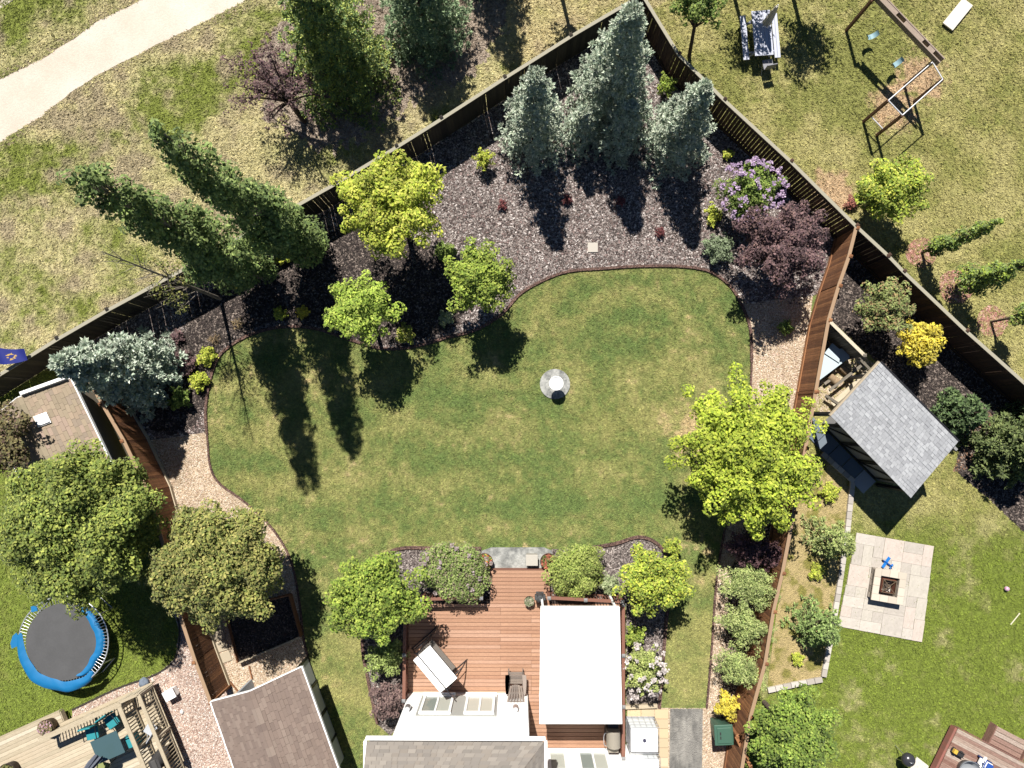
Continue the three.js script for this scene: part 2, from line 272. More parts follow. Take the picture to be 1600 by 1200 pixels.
[[1440, 395, 24], [1493, 447, 27], [1550, 502, 24]].forEach(([x, y, r], i) => {
  const c = P(x, y), pts = []; for (let k = 0; k < 40; k++) { const a = k / 40 * Math.PI * 2, q = px2m(r) * (0.92 + 0.16 * noise(Math.cos(a) * 2 + i * 9 + 20, Math.sin(a) * 2 + 20)); pts.push(V(c.x + Math.cos(a) * q, 0, c.z + Math.sin(a) * q)); }
  structure('mulch_ring', sheet(pts, 0.014), M.pink);
});

// bark chips, pebbles and grass tufts as real matter on the sheets
function scatter(name, label, category, geo, m, count, box, ok, colour, size, seed, y = 0.012) {
  const r = rng(seed), mtx = [], cols = [], o = new THREE.Object3D(); let guard = 0;
  while (mtx.length < count && guard++ < count * 12) {
    const x = lerp(box[0], box[2], r()), z = lerp(box[1], box[3], r()); if (!ok(x, z)) continue;
    o.position.set(x, y, z); o.rotation.set((r() - 0.5) * 0.9, r() * 6.283, (r() - 0.5) * 0.9); const s = size[0] + (size[1] - size[0]) * r(); o.scale.set(s, s * (0.6 + 0.8 * r()), s * (0.6 + 0.8 * r())); o.updateMatrix();
    mtx.push(o.matrix.clone()); cols.push(colour(x, z, r));
  }
  const im = new THREE.InstancedMesh(geo, m, mtx.length), c = new THREE.Color();
  mtx.forEach((q, i) => { im.setMatrixAt(i, q); c.setRGB(...cols[i]); im.setColorAt(i, c); });
  im.castShadow = im.receiveShadow = true; im.userData.kind = 'stuff';
  put(im, name, label, category); im.userData.kind = 'stuff'; return im;
}
const polyBox = p => [Math.min(...p.map(q => q.x)), Math.min(...p.map(q => q.z)), Math.max(...p.map(q => q.x)), Math.max(...p.map(q => q.z))];
const chipG = new THREE.BoxGeometry(1, 0.22, 0.42), pebG = new THREE.IcosahedronGeometry(0.5, 0); pebG.scale(1, 0.6, 0.8);
const wm = mat([1, 1, 1], { roughness: 1 });
const tone = (list, r) => { const c = list[Math.floor(r() * list.length)], k = 0.7 + 0.6 * r(); return [c[0] * k, c[1] * k, c[2] * k]; };
const bark = [S(134, 123, 118, KA), S(170, 158, 152, KA), S(74, 64, 61, KA), S(214, 204, 198, KA), S(108, 92, 86, KA), S(146, 124, 119, KA)];
scatter('bark_chips', 'weathered grey bark chips covering the large garden bed', 'mulch', chipG, wm, 42000, polyBox(bedMain), (x, z) => inPoly(bedMain, x, z) && !inPoly(darkBed, x, z), (x, z, r) => tone(bark, r), [0.04, 0.11], 31);
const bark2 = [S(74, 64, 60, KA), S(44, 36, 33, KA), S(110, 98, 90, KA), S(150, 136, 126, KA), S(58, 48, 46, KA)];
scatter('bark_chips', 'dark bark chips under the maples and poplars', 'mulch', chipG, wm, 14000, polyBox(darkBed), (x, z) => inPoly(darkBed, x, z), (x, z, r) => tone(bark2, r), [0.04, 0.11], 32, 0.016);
scatter('bark_chips', 'dark bark chips behind the grey roofed shed', 'mulch', chipG, wm, 16000, polyBox(bedN), (x, z) => inPoly(bedN, x, z), (x, z, r) => tone(bark2, r), [0.04, 0.11], 33);
const paveZ = P(1070, 1106).z, paveX = P(1098, 1150).x; const peb = [S(222, 200, 172, KA), S(196, 170, 140, KA), S(240, 226, 206, KA), S(176, 150, 126, KA), S(226, 196, 176, KA)];
scatter('gravel_pebbles', 'cream pebbles of the gravel between fence and lawn near the shed', 'gravel', pebG, wm, 13000, polyBox(gravW), (x, z) => inPoly(gravW, x, z), (x, z, r) => tone(peb, r), [0.03, 0.07], 34, 0.016);
scatter('gravel_pebbles', 'cream pebbles of the gravel strip along the eastern fence', 'gravel', pebG, wm, 14000, polyBox(gravE), (x, z) => inPoly(gravE, x, z) && !(z > paveZ && x < paveX), (x, z, r) => tone(peb, r), [0.03, 0.07], 35, 0.016);
const peb2 = [S(222, 200, 186, KA), S(190, 160, 146, KA), S(244, 234, 224, KA), S(206, 176, 160, KA)];
scatter('gravel_pebbles', 'pinkish pebbles of the neighbour gravel around the pale deck', 'gravel', pebG, wm, 12000, polyBox(gravN), (x, z) => inPoly(gravN, x, z), (x, z, r) => tone(peb2, r), [0.03, 0.07], 36, 0.014);
{ // grass: three bent blades to a tuft
  const pos = [], nor = [];
  for (let k = 0; k < 4; k++) { const a = k * 1.7 + 0.3, c = Math.cos(a), s = Math.sin(a), l = 0.75 + 0.1 * k; const A = V(-s * 0.28, 0, c * 0.28), B = V(s * 0.28, 0, -c * 0.28), T = V(c * l, 0.62, s * l), n = B.clone().sub(A).cross(T.clone().sub(A)).normalize(); for (const q of [A, B, T]) { pos.push(q.x, q.y, q.z); nor.push(n.x, n.y, n.z); } }
  const g = new THREE.BufferGeometry(); g.setAttribute('position', new THREE.Float32BufferAttribute(pos, 3)); g.setAttribute('normal', new THREE.Float32BufferAttribute(nor, 3));
  const pathBand = [...pathUp, ...pathLow.slice().reverse()];
  const blocked = [bedMain, gravW, gravE, gravN, bedN, bedDry, bedDW, bedDE, pathBand], boxes = blocked.map(polyBox);
  const ok = w => (x, z) => { if (plot(x, z) !== w) return false; for (let i = 0; i < blocked.length; i++) { const b = boxes[i]; if (x > b[0] && x < b[2] && z > b[1] && z < b[3] && inPoly(blocked[i], x, z)) return false; } return true; };
  const col = (x, z, r) => { const c = grassColor(x, z, [0, 0, 0]), k = 0.95 + 0.6 * r(); return [c[0] * k, c[1] * k, c[2] * k]; };
  const gm = mat([1, 1, 1], { roughness: 1, side: THREE.DoubleSide });
  const area = [-24.5, -19, 24, 16];
  scatter('lawn_grass', 'mown grass of the large curved lawn with faint mowing passes', 'grass', g, gm, 120000, [-14, -8, 11, 15.5], ok(0), col, [0.035, 0.07], 41, 0);
  scatter('verge_grass', 'dry pale grass beside the public path', 'grass', g, gm, 90000, [-24, -18.5, 7, 2], ok(1), col, [0.045, 0.09], 42, 0);
  scatter('lawn_grass', 'yellowing grass of the neighbour plot with the swing set', 'grass', g, gm, 110000, [4, -18.5, 23, 15.5], ok(2), col, [0.04, 0.085], 43, 0);
  scatter('lawn_grass', 'lush green grass around the blue trampoline', 'grass', g, gm, 36000, [-24, -4, -10, 15.5], ok(3), col, [0.045, 0.085], 44, 0);
}

// ---------------------------------------------------------------- timber, paint, metal
function grainTex(a, b, seed, size = 256) { return tex(size, (u, v) => { const q = fbm(u * 4 + noise(v * 3, seed, 8) * 0.3, v * 32 + seed, 4), s = noise(u * 60 + seed, v * 5), k = 0.8 + 0.4 * noise(u * 120, v * 40 + seed); const c = mixc(a, b, clamp(q * 1.5 - 0.25 + (s - 0.5) * 0.3)); return [c[0] * k, c[1] * k, c[2] * k]; }); }
const fenceMs = [[98, 72, 56], [84, 61, 48], [108, 79, 60], [76, 56, 44]].map(([r, g, b], i) => mat(null, { map: grainTex(S(r, g, b, KA), S(r * 0.66, g * 0.64, b * 0.62, KA), 3 + i), roughness: 0.9 }));
const cedarMs = [[182, 126, 84], [168, 114, 74], [196, 138, 92], [156, 104, 68]].map(([r, g, b], i) => mat(null, { map: grainTex(S(r, g, b, KA), S(r * 0.7, g * 0.66, b * 0.6, KA), 13 + i), roughness: 0.85 }));
const greyFenceMs = [[70, 63, 54], [60, 54, 47], [80, 72, 61]].map(([r, g, b], i) => mat(null, { map: grainTex(S(r, g, b, KA), S(r * 0.7, g * 0.68, b * 0.66, KA), 23 + i), roughness: 0.95 }));
const weatheredMs = [[158, 150, 136], [140, 133, 120], [170, 160, 144]].map(([r, g, b], i) => mat(null, { map: grainTex(S(r, g, b, KA), S(r * 0.7, g * 0.68, b * 0.66, KA), 28 + i), roughness: 0.95 }));
const compMs = [[202, 158, 128], [197, 152, 122], [205, 161, 131], [194, 149, 120], [211, 169, 142]].map(([r, g, b], i) => mat(null, { map: grainTex(S(r, g, b, KA), S(r * 0.88, g * 0.85, b * 0.84, KA), 33 + i), roughness: 0.75 }));
const paleMs = [[232, 218, 192], [222, 206, 180], [238, 226, 204], [212, 198, 172]].map(([r, g, b], i) => mat(null, { map: grainTex(S(r, g, b, KA), S(r * 0.86, g * 0.84, b * 0.8, KA), 43 + i), roughness: 0.85 }));
const wornMs = [[212, 188, 170], [170, 130, 114], [224, 206, 190], [190, 156, 140]].map(([r, g, b], i) => mat(null, { map: grainTex(S(r, g, b, KA), S(r * 0.62, g * 0.56, b * 0.54, KA), 53 + i), roughness: 0.9 }));
const brownTrim = mat(S(142, 96, 78, KA), { roughness: 0.7 }), white = mat([0.78, 0.78, 0.77], { roughness: 0.55 }), whiteWarm = mat([0.74, 0.73, 0.7], { roughness: 0.7 }), darkMetal = mat([0.03, 0.03, 0.035], { roughness: 0.45, metalness: 0.6 }), steel = mat([0.55, 0.56, 0.58], { roughness: 0.35, metalness: 0.85 }), black = mat([0.02, 0.02, 0.02], { roughness: 0.6 });
const glass = new THREE.MeshPhysicalMaterial({ roughness: 0.06, metalness: 0, ior: 1.5 }); glass.color.setRGB(0.22, 0.25, 0.23);
const blindGlass = new THREE.MeshPhysicalMaterial({ roughness: 0.12, ior: 1.5 }); blindGlass.color.setRGB(0.42, 0.43, 0.38);
const pick = (l, r) => l[Math.floor(r() * l.length)];

// ---------------------------------------------------------------- fences: posts, rails, cap and every board
const boardG = new Map();
function boardGeo(w, h) { const k = w.toFixed(3) + h.toFixed(2); if (!boardG.has(k)) { const g = new THREE.BoxGeometry(w, h, 0.018); g.translate(0, h / 2, 0); const u = g.attributes.uv; for (let i = 0; i < u.count; i++) u.setXY(i, u.getY(i) * 0.6 + 0.13, u.getX(i) * 0.14); boardG.set(k, g); } return boardG.get(k); }
function fence(label, pts, o) {
  const r = rng(o.seed), base = pts[0].clone().setY(0), f = thing('board_fence', label, 'fence', base), h = o.h || FH, side = o.side || 1;
  const L = (a, b) => { const q = b.clone().sub(base); q.y = a; return q; };
  let postLeft = 0; const postG = bx(0.1, h + 0.08, 0.1, 0, (h + 0.08) / 2, 0), capG = new THREE.ConeGeometry(0.095, 0.06, 4); capG.rotateY(Math.PI / 4); capG.translate(0, h + 0.11, 0);
  for (let i = 1; i < pts.length; i++) {
    const a = pts[i - 1].clone().setY(0), b = pts[i].clone().setY(0), d = b.clone().sub(a), len = d.length(); d.divideScalar(len); const ry = Math.atan2(-d.z, d.x), n = V(-d.z, 0, d.x).multiplyScalar(side);
    const bays = Math.max(1, Math.round(len / 3.0));
    for (let k = 0; k < bays; k++) {
      const p = a.clone().addScaledVector(d, len * k / bays), q = a.clone().addScaledVector(d, len * (k + 1) / bays);
      const ps = part(f, 'post', postG, pick(o.ms, r)); ps.position.copy(p).sub(base).addScaledVector(n, -0.06); ps.rotation.y = ry; const cp = part(ps, 'post_cap', capG, o.cap || pick(o.ms, r)); void cp;
      for (const y of [0.35, h - 0.25]) part(f, 'rail', beam(L(y, p.clone().addScaledVector(n, -0.032)), L(y, q.clone().addScaledVector(n, -0.032)), 0.04, 0.09), pick(o.ms, r));
      if (o.top) part(f, 'cap_rail', beam(L(h + 0.03 + 0.002 * (k % 2), p), L(h + 0.03 + 0.002 * (k % 2), q), 0.13, 0.03), o.topM || pick(o.ms, r));
      if (o.kick) part(f, 'kick_board', beam(L(0.1, p.clone().addScaledVector(n, 0.035)), L(0.1, q.clone().addScaledVector(n, 0.035)), 0.04, 0.2), pick(o.kickMs || o.ms, r));
    }
    let x = 0.0; const w = o.w || 0.14;
    while (x + w * 0.6 < len) {
      const gap = o.gap(r), ww = Math.min(w, len - x), g = boardGeo(+ww.toFixed(2), +(h - 0.04 - (o.ragged ? 0.03 * Math.floor(r() * 3) : 0)).toFixed(2));
      const m = part(f, 'board', g, pick(o.ms, r)); m.position.copy(a).addScaledVector(d, x + ww / 2).sub(base).setY(0.03).addScaledVector(n, 0.004 * (r() - 0.5)); m.rotation.y = ry; m.rotation.z = (r() - 0.5) * 0.008; x += ww + gap;
    }
  }
  const e = pts[pts.length - 1].clone().setY(0), ps = part(f, 'post', postG, o.ms[0]); ps.position.copy(e).sub(base); part(ps, 'post_cap', capG, o.cap || o.ms[0]);
  return f;
}
const capTan = mat(S(176, 146, 116, KA), { roughness: 0.9 });
const capGrey = mat(S(176, 170, 150, KA), { roughness: 0.9 });
fence('long dark board fence between the garden bed and the public path', fenceA, { seed: 1, ms: greyFenceMs, top: true, topM: capGrey, side: 1, gap: r => r() < 0.14 ? 0.012 + 0.012 * r() : 0.002 });
fence('brown board fence with open gaps between the garden and the swing set plot', fenceB.slice(0, 6), { seed: 2, ms: fenceMs, top: true, topM: capGrey, side: 1, kick: true, gap: r => 0.007 + 0.011 * r() });
fence('dark brown board fence behind the bed of the grey roofed shed', fenceB.slice(5), { seed: 3, ms: fenceMs, top: true, topM: capGrey, side: 1, kick: true, gap: r => r() < 0.12 ? 0.014 : 0.003 });
fence('short reddish cedar fence running from the plum tree to the lumber pile', fenceC.slice(0, 5), { seed: 4, ms: cedarMs, top: true, topM: capTan, side: 1, kick: true, gap: r => 0.004 });
fence('brown cedar fence beside the gravel strip with the junipers', fenceC.slice(4), { seed: 5, ms: cedarMs, top: true, topM: capTan, side: 1, kick: true, gap: r => 0.004 });
fence('cedar fence beside the gravel between the two western lawns', fenceD, { seed: 6, ms: cedarMs, top: true, topM: capTan, side: -1, kick: true, kickMs: paleMs, gap: r => 0.004 });
// short return fence from the cedar fence to the shed
{ const a = P(1296, 500, 1.6), b = P(1352, 555, 1.6); fence('low weathered screen fence behind the lumber pile', [a, b], { seed: 7, h: 1.5, ms: weatheredMs, top: true, topM: paleMs[2], side: 1, gap: r => 0.004 }); }
{ const a = P(1150, 1150, 1.3), b = P(1172, 1196, 1.3); fence('low brown fence panel behind the green bin', [a, b], { seed: 8, h: 1.3, ms: cedarMs, top: true, side: 1, gap: r => 0.004 }); }

// ---------------------------------------------------------------- roofs of overlapping shingle tabs
function shingles(A, B, C, D, cols, seed, pitch = 0.145, tabW = 0.3) { // A-B eave, D-C ridge
  const r = rng(seed), pos = [], col = [], idx = []; const up = D.clone().sub(A), vl = Math.max(up.length(), C.clone().sub(B).length());
  const n = B.clone().sub(A).cross(up).normalize(); if (n.y < 0) n.negate();
  const rows = Math.ceil(vl / pitch);
  for (let i = 0; i < rows; i++) {
    const t0 = i / rows, t1 = Math.min(1, (i + 1.25) / rows), a0 = A.clone().lerp(D, t0), b0 = B.clone().lerp(C, t0), a1 = A.clone().lerp(D, t1), b1 = B.clone().lerp(C, t1);
    const L = a0.distanceTo(b0); if (L < 0.05) continue; let x = -r() * tabW;
    while (x < L) {
      const w = tabW * (0.6 + 0.7 * r()), s = clamp(x / L), e = clamp((x + w - 0.008) / L); x += w; if (e - s < 1e-4) continue;
      const th = 0.012 + 0.01 * (r() < 0.4 ? 1 : 0) + 0.004 * r(), c = mixc(pick(cols, r), cols[0], 0.45), k = 0.93 + 0.14 * r();
      const q = [a0.clone().lerp(b0, s), a0.clone().lerp(b0, e), a1.clone().lerp(b1, e), a1.clone().lerp(b1, s)], i0 = pos.length / 3;
      const top = [q[0].clone().addScaledVector(n, th), q[1].clone().addScaledVector(n, th), q[2].clone().addScaledVector(n, 0.004), q[3].clone().addScaledVector(n, 0.004)];
      for (const p of [...top, q[0].clone().addScaledVector(n, -0.004), q[1].clone().addScaledVector(n, -0.004)]) { pos.push(p.x, p.y, p.z); col.push(c[0] * k, c[1] * k, c[2] * k); }
      idx.push(i0, i0 + 1, i0 + 2, i0, i0 + 2, i0 + 3, i0 + 4, i0 + 5, i0 + 1, i0 + 4, i0 + 1, i0);
    }
  }
  let g = new THREE.BufferGeometry(); g.setAttribute('position', new THREE.Float32BufferAttribute(pos, 3)); g.setAttribute('color', new THREE.Float32BufferAttribute(col, 3)); g.setIndex(idx); g = g.toNonIndexed(); g.computeVertexNormals(); return g;
}
function slab(q, th) { // a roof slope with thickness, from four corners, hanging below them
  const n = q[1].clone().sub(q[0]).cross(q[3].clone().sub(q[0])).normalize(); if (n.y < 0) n.negate();
  const a = q.map(p => p.clone().addScaledVector(n, -0.006)), b = q.map(p => p.clone().addScaledVector(n, -th)), pos = [];
  const quad = (p, q2, r2, s) => { for (const v of [p, q2, r2, p, r2, s]) pos.push(v.x, v.y, v.z); };
  quad(a[0], a[1], a[2], a[3]); quad(b[3], b[2], b[1], b[0]); for (let i = 0; i < 4; i++) { const j = (i + 1) % 4; quad(b[i], b[j], a[j], a[i]); }
  const g = new THREE.BufferGeometry(); g.setAttribute('position', new THREE.Float32BufferAttribute(pos, 3)); g.computeVertexNormals(); g.setAttribute('uv', new THREE.Float32BufferAttribute(new Float32Array(pos.length / 3 * 2), 2)); return g;
}
const vcol = mat([1, 1, 1], { vertexColors: true, roughness: 0.95 });
const taupe = [S(152, 144, 135, KA), S(139, 132, 125, KA), S(163, 155, 145, KA), S(147, 137, 126, KA), S(132, 126, 120, KA)];
const brownSh = [S(146, 128, 117, KA), S(132, 115, 106, KA), S(157, 140, 128, KA), S(140, 122, 111, KA)];
const mixSh = [S(176, 156, 134, KA), S(158, 146, 122, KA), S(184, 160, 146, KA), S(150, 138, 124, KA), S(168, 154, 130, KA)];
const greySh = [S(182, 184, 187, KA), S(160, 162, 166, KA), S(198, 200, 203, KA), S(172, 174, 178, KA)];

// main house (its northern end stands in view)
const sidingT = tex(256, (u, v) => { const q = 0.96 + 0.08 * noise(u * 40, v * 40, 40); return [0.78 * q, 0.78 * q, 0.77 * q]; });
const sidingM = mat(null, { map: sidingT, roughness: 0.6 });
function siding(parent, a, b, y0, y1, out, m = sidingM) { // lapped boards on a wall from a to b; out points outwards
  const n = Math.round((y1 - y0) / 0.16); for (let i = 0; i < n; i++) { const y = lerp(y0, y1, (i + 0.5) / n), g = beam(a.clone().setY(y).addScaledVector(out, 0.012), b.clone().setY(y).addScaledVector(out, 0.012), 0.02, (y1 - y0) / n - 0.006); part(parent, 'siding_board', g, m); }
}
function windowUnit(parent, c, w, h, out, panes, m = glass, frameM = white, ry = null) { // c: centre on the wall face
  const a = ry ?? Math.atan2(out.x, out.z), f = new THREE.Group();
  const fr = part(parent, 'window', merge([bx(w, 0.09, 0.1, 0, h / 2, 0), bx(w, 0.09, 0.1, 0, -h / 2, 0), bx(0.09, h - 0.09, 0.1, -w / 2 + 0.045, 0, 0), bx(0.09, h - 0.09, 0.1, w / 2 - 0.045, 0, 0), ...Array.from({ length: panes - 1 }, (_, i) => bx(0.07, h - 0.09, 0.09, -w / 2 + w * (i + 1) / panes, 0, 0))]), frameM);
  fr.position.copy(c); fr.rotation.y = a; void f;
  part(fr, 'window_sill', bx(w + 0.08, 0.05, 0.16, 0, -h / 2 - 0.07, 0.03), frameM);
  for (let i = 0; i < panes; i++) part(fr, 'pane', bx(w / panes - 0.08, h - 0.1, 0.02, -w / 2 + w * (i + 0.5) / panes, 0, -0.01), Array.isArray(m) ? m[i] : m);
  return fr;
}
const DK = 0.4, WZ = P(735, 1083, DK).z, WX0 = P(640, 1084, DK).x, WX1 = P(824, 1084, DK).x, EAVE = 5.0;
{
  const base = V(WX0, 0, WZ), h = thing('house', 'white house with taupe shingle roof and paired windows facing the deck', 'house', base), L = p => p.clone().sub(base);
  const ez = P(700, 1159, EAVE).z, ex0 = P(573, 1156, EAVE).x, ex1 = P(850, 1156, EAVE).x, depth = 9, zb = ez + depth, rise = 2.6;
  const wallG = merge([bx(WX1 - WX0, EAVE, 0.2, (WX1 - WX0) / 2, EAVE / 2, 0.1), bx(0.2, EAVE, 8, 0.1, EAVE / 2, 4.2), bx(0.2, EAVE, 8, WX1 - WX0 - 0.1, EAVE / 2, 4.2)]);
  part(h, 'wall', wallG, whiteWarm);
  siding(h, V(0, 0, 0), V(WX1 - WX0, 0, 0), DK, EAVE, V(0, 0, -1));
  siding(h, V(WX1 - WX0, 0, 0.05), V(WX1 - WX0, 0, 6), DK, EAVE, V(1, 0, 0));
  siding(h, V(0, 0, 0.05), V(0, 0, 6), 0, EAVE, V(-1, 0, 0));
  // window band: two units with grey trim between
  const wx = px => (px - 640) / 184 * (WX1 - WX0), wy = 1.75, wh = 1.55;
  part(h, 'window_surround', bx(wx(778) - wx(662), wh + 0.3, 0.05, (wx(778) + wx(662)) / 2, wy, -0.045), mat(S(186, 186, 180, KA)));
  windowUnit(h, V(wx(689), wy, -0.11), wx(714) - wx(668), wh, V(0, 0, -1), 2, [blindGlass, glass]);
  windowUnit(h, V(wx(753), wy, -0.11), wx(776) - wx(732), wh, V(0, 0, -1), 2, [blindGlass, blindGlass]);
  for (const q of [648, 806]) { const lamp = part(h, 'wall_lamp', merge([cy(0.09, 0.11, 0.24, wx(q), 2.2, -0.14), bx(0.12, 0.2, 0.06, wx(q), 2.2, -0.05)]), steel); void lamp; }
  const A = V(ex1, EAVE, ez), B = V(ex0, EAVE, ez), C = V(ex0, EAVE + rise, ez + depth / 2), D = V(ex1 - depth / 2, EAVE + rise, ez + depth / 2), E = V(ex1, EAVE, zb);
  const roof = part(h, 'roof', merge([slab([L(A), L(B), L(C), L(D)], 0.14), slab([L(E), L(A), L(D), L(D).add(V(0.001, 0, 0.001))], 0.14)]), mat(S(120, 108, 98, KA)));
  part(roof, 'shingles', shingles(L(A), L(B), L(C), L(D), taupe, 61, 0.15, 0.28), vcol, true);
  part(roof, 'shingles', shingles(L(E), L(A), L(D), L(D).add(V(0, 0, 0.01)), taupe, 62, 0.15, 0.28), vcol, true);
  const gut = part(roof, 'gutter', merge([beam(L(A).add(V(0.05, -0.1, -0.07)), L(B).add(V(-0.05, -0.1, -0.07)), 0.1, 0.12), beam(L(A).add(V(0.06, -0.08, 0)), L(E).add(V(0.06, -0.08, 0)), 0.1, 0.14), beam(L(B).add(V(-0.06, -0.08, 0)), L(B).add(V(-0.06, -0.08, depth)), 0.1, 0.14)]), white); void gut;
  part(roof, 'soffit', bx(ex1 - ex0 - 0.1, 0.02, WZ - ez, (ex1 + ex0) / 2 - base.x, EAVE - 0.2, (ez - WZ) / 2), white);
  // recessed eastern front
  const rz = P(900, 1170, DK).z - base.z, rx0 = WX1 - WX0, rx1 = P(1000, 1170, DK).x - base.x;
  part(h, 'wall', bx(rx1 - rx0 - 0.02, 4.4, 0.2, (rx0 + rx1) / 2 + 0.03, 2.2, rz + 0.1), whiteWarm);
  siding(h, V(rx0 + 0.03, 0, rz), V(rx1, 0, rz), DK, 4.4, V(0, 0, -1));
  const sx = px => P(px, 1185, 0.9).x - base.x;
  windowUnit(h, V((sx(856) + sx(884)) / 2, 1.55, rz - 0.08), sx(884) - sx(856), 1.4, V(0, 0, -1), 1, blindGlass);
  windowUnit(h, V((sx(902) + sx(948)) / 2, 1.55, rz - 0.08), sx(948) - sx(902), 1.4, V(0, 0, -1), 2, [blindGlass, glass]);
}

// ---------------------------------------------------------------- the deck
const dk = (x, y) => P(x, y, DK);
const deckZ0 = dk(800, 891).z, deckZ1 = dk(800, 938).z, deckXa = dk(766, 915).x, deckXb = dk(859, 915).x, deckX0 = dk(638, 1000).x, deckX1 = dk(975, 1000).x, deckZ2 = dk(800, 1171).z;
{
  const base = V(deckX0, 0, deckZ1), d = thing('timber_deck', 'reddish brown composite deck between the house and the lawn', 'deck', base), r = rng(9);
  const pitch = 0.147, th = 0.028;
  for (let z = deckZ0; z < deckZ2 - 0.05; z += pitch) {
    let x0 = deckX0, x1 = deckX1; if (z < deckZ1) { x0 = deckXa; x1 = deckXb; } else if (z > WZ - 0.1) x0 = WX1 + 0.05;
    const cuts = [x0]; if (x1 - x0 > 5) cuts.push(x0 + (r() < 0.5 ? 3.66 : 4.88) + 0); cuts.push(x1);
    for (let i = 1; i < cuts.length; i++) { const w = cuts[i] - cuts[i - 1] - 0.006; if (w < 0.1) continue; const b = part(d, 'board', bx(w, th, pitch - 0.017), pick(compMs, r)); b.position.set((cuts[i] + cuts[i - 1]) / 2 - base.x, DK - th / 2 - 0.002 * r(), z + pitch / 2 - base.z); }
  }
  part(d, 'joists', merge([bx(deckX1 - deckX0 - 0.1, 0.24, WZ - deckZ1 - 0.1, (deckX1 - deckX0) / 2, DK - 0.16, (WZ - deckZ1) / 2 - 0.02), bx(deckX1 - WX1 - 0.2, 0.24, deckZ2 - WZ - 0.05, (deckX1 + WX1) / 2 - base.x, DK - 0.16, (deckZ2 + WZ) / 2 - base.z - 0.03), bx(deckXb - deckXa - 0.1, 0.24, deckZ1 - deckZ0 - 0.1, (deckXa + deckXb) / 2 - base.x, DK - 0.16, (deckZ0 - deckZ1) / 2 + 0.02)]), mat(S(52, 38, 32, KA)));
  part(d, 'skirt', merge([bx(deckXb - deckXa, DK - 0.05, 0.03, (deckXa + deckXb) / 2 - base.x, DK / 2 - 0.03, deckZ0 - base.z - 0.015), bx(0.03, DK - 0.05, WZ - deckZ1, -0.02, DK / 2 - 0.03, (WZ - deckZ1) / 2), bx(0.03, DK - 0.05, deckZ2 - deckZ1, deckX1 - base.x + 0.02, DK / 2 - 0.03, (deckZ2 - deckZ1) / 2)]), brownTrim);
}
function railing(label, a, b, o = {}) { // from a to b on the deck
  const base = a.clone().setY(DK), g = thing('deck_railing', label, 'railing', base), d = b.clone().sub(a).setY(0), L = d.length(); d.divideScalar(L); const hh = 0.92, p = t => d.clone().multiplyScalar(t);
  part(g, 'top_rail', beam(p(0).setY(hh), p(L).setY(hh), 0.12, 0.04), o.m || brownTrim); part(g, 'bottom_rail', beam(p(0.04).setY(0.1), p(L - 0.04).setY(0.1), 0.05, 0.06), o.m || brownTrim);
  const n = Math.round(L / 0.115); for (let i = 1; i < n; i++) part(g, 'baluster', balG, o.m || brownTrim).position.copy(p(L * i / n)).setY(0.51);
  const m = Math.max(1, Math.round(L / 1.75)); for (let i = 0; i <= m; i++) { const q = part(g, 'post', postG2, o.m || brownTrim); q.position.copy(p(L * i / m)).setY(0.5); part(q, 'post_cap', capG2, o.cap || capGrey2); }
  return g;
}
const balG = bx(0.035, 0.76, 0.035), postG2 = bx(0.1, 1.0, 0.1), capG2 = new THREE.ConeGeometry(0.1, 0.07, 4); capG2.rotateY(Math.PI / 4); capG2.translate(0, 0.535, 0); const capGrey2 = mat(S(150, 150, 150, KA));
const rl = (x, y) => P(x, y, DK + 0.92);
railing('brown railing behind the round flowering shrub at the deck edge', rl(660, 936), rl(752, 934));
railing('brown railing between the white canopy and the clipped shrubs', rl(858, 934), rl(972, 940));
railing('brown railing on the deck side with the dark purple shrub', rl(633, 952), rl(631, 1094));
railing('long brown railing beside the white canopy and the water tank', rl(974, 944), rl(974, 1184));

// landing in front of the deck
const stampT = tex(512, (u, v) => { const p = fbm(u * 5, v * 5, 5, 5), q = fbm(u * 20, v * 20, 3, 20); const c = mixc(S(118, 120, 118, KA), S(196, 196, 190, KA), clamp(p * 1.6 - 0.25 + (q - 0.5) * 0.7)); return c; });
const stampM = loose(stampT, 2.2, { bumpScale: 0.012 });
{ const pts = [P(752, 892), P(748, 872), P(754, 860), P(768, 855), P(850, 855), P(862, 860), P(866, 872), P(862, 892)]; structure('stamped_concrete_landing', sheet(pts, 0.0, 0.1), stampM); }
structure('stamped_concrete_path', sheet(PP([[1047, 1107], [1098, 1107], [1096, 1260], [1045, 1260]]), 0.02), loose(tex(512, (u, v) => { const p = fbm(u * 5, v * 5, 5, 5), q = fbm(u * 24, v * 6, 3, 6); return mixc(S(118, 116, 112, KA), S(176, 172, 164, KA), clamp(p * 1.6 - 0.3 + (q - 0.5) * 0.8)); }), 2.2));
{ // sand coloured slabs along the deck: each its own piece
  const slabs = new THREE.Group(), r = rng(15), c = [S(226, 202, 164, KA), S(216, 194, 160, KA), S(232, 210, 178, KA)].map(q => mat(q, { roughness: 0.9 })); slabs.name = numbered('paved_strip'); slabs.userData.kind = 'structure'; scene.add(slabs);
  for (let y = 1108; y < 1240; y += 15) for (let x = 980; x < 1044; x += 21.5) { const a = P(x, y), b = P(x + 21, y + 14.4); const m = part(slabs, 'slab', bx(b.x - a.x, 0.04, b.z - a.z), pick(c, r)); m.position.set((a.x + b.x) / 2, 0.02 + 0.004 * r(), (a.z + b.z) / 2); }
  put(mesh(beam(P(976, 1103).setY(0.09), P(1026, 1101).setY(0.09), 0.14, 0.16), paleMs[1]), 'garden_timber', 'pale timber sleeper at the end of the bed beside the canopy', 'timber');
}

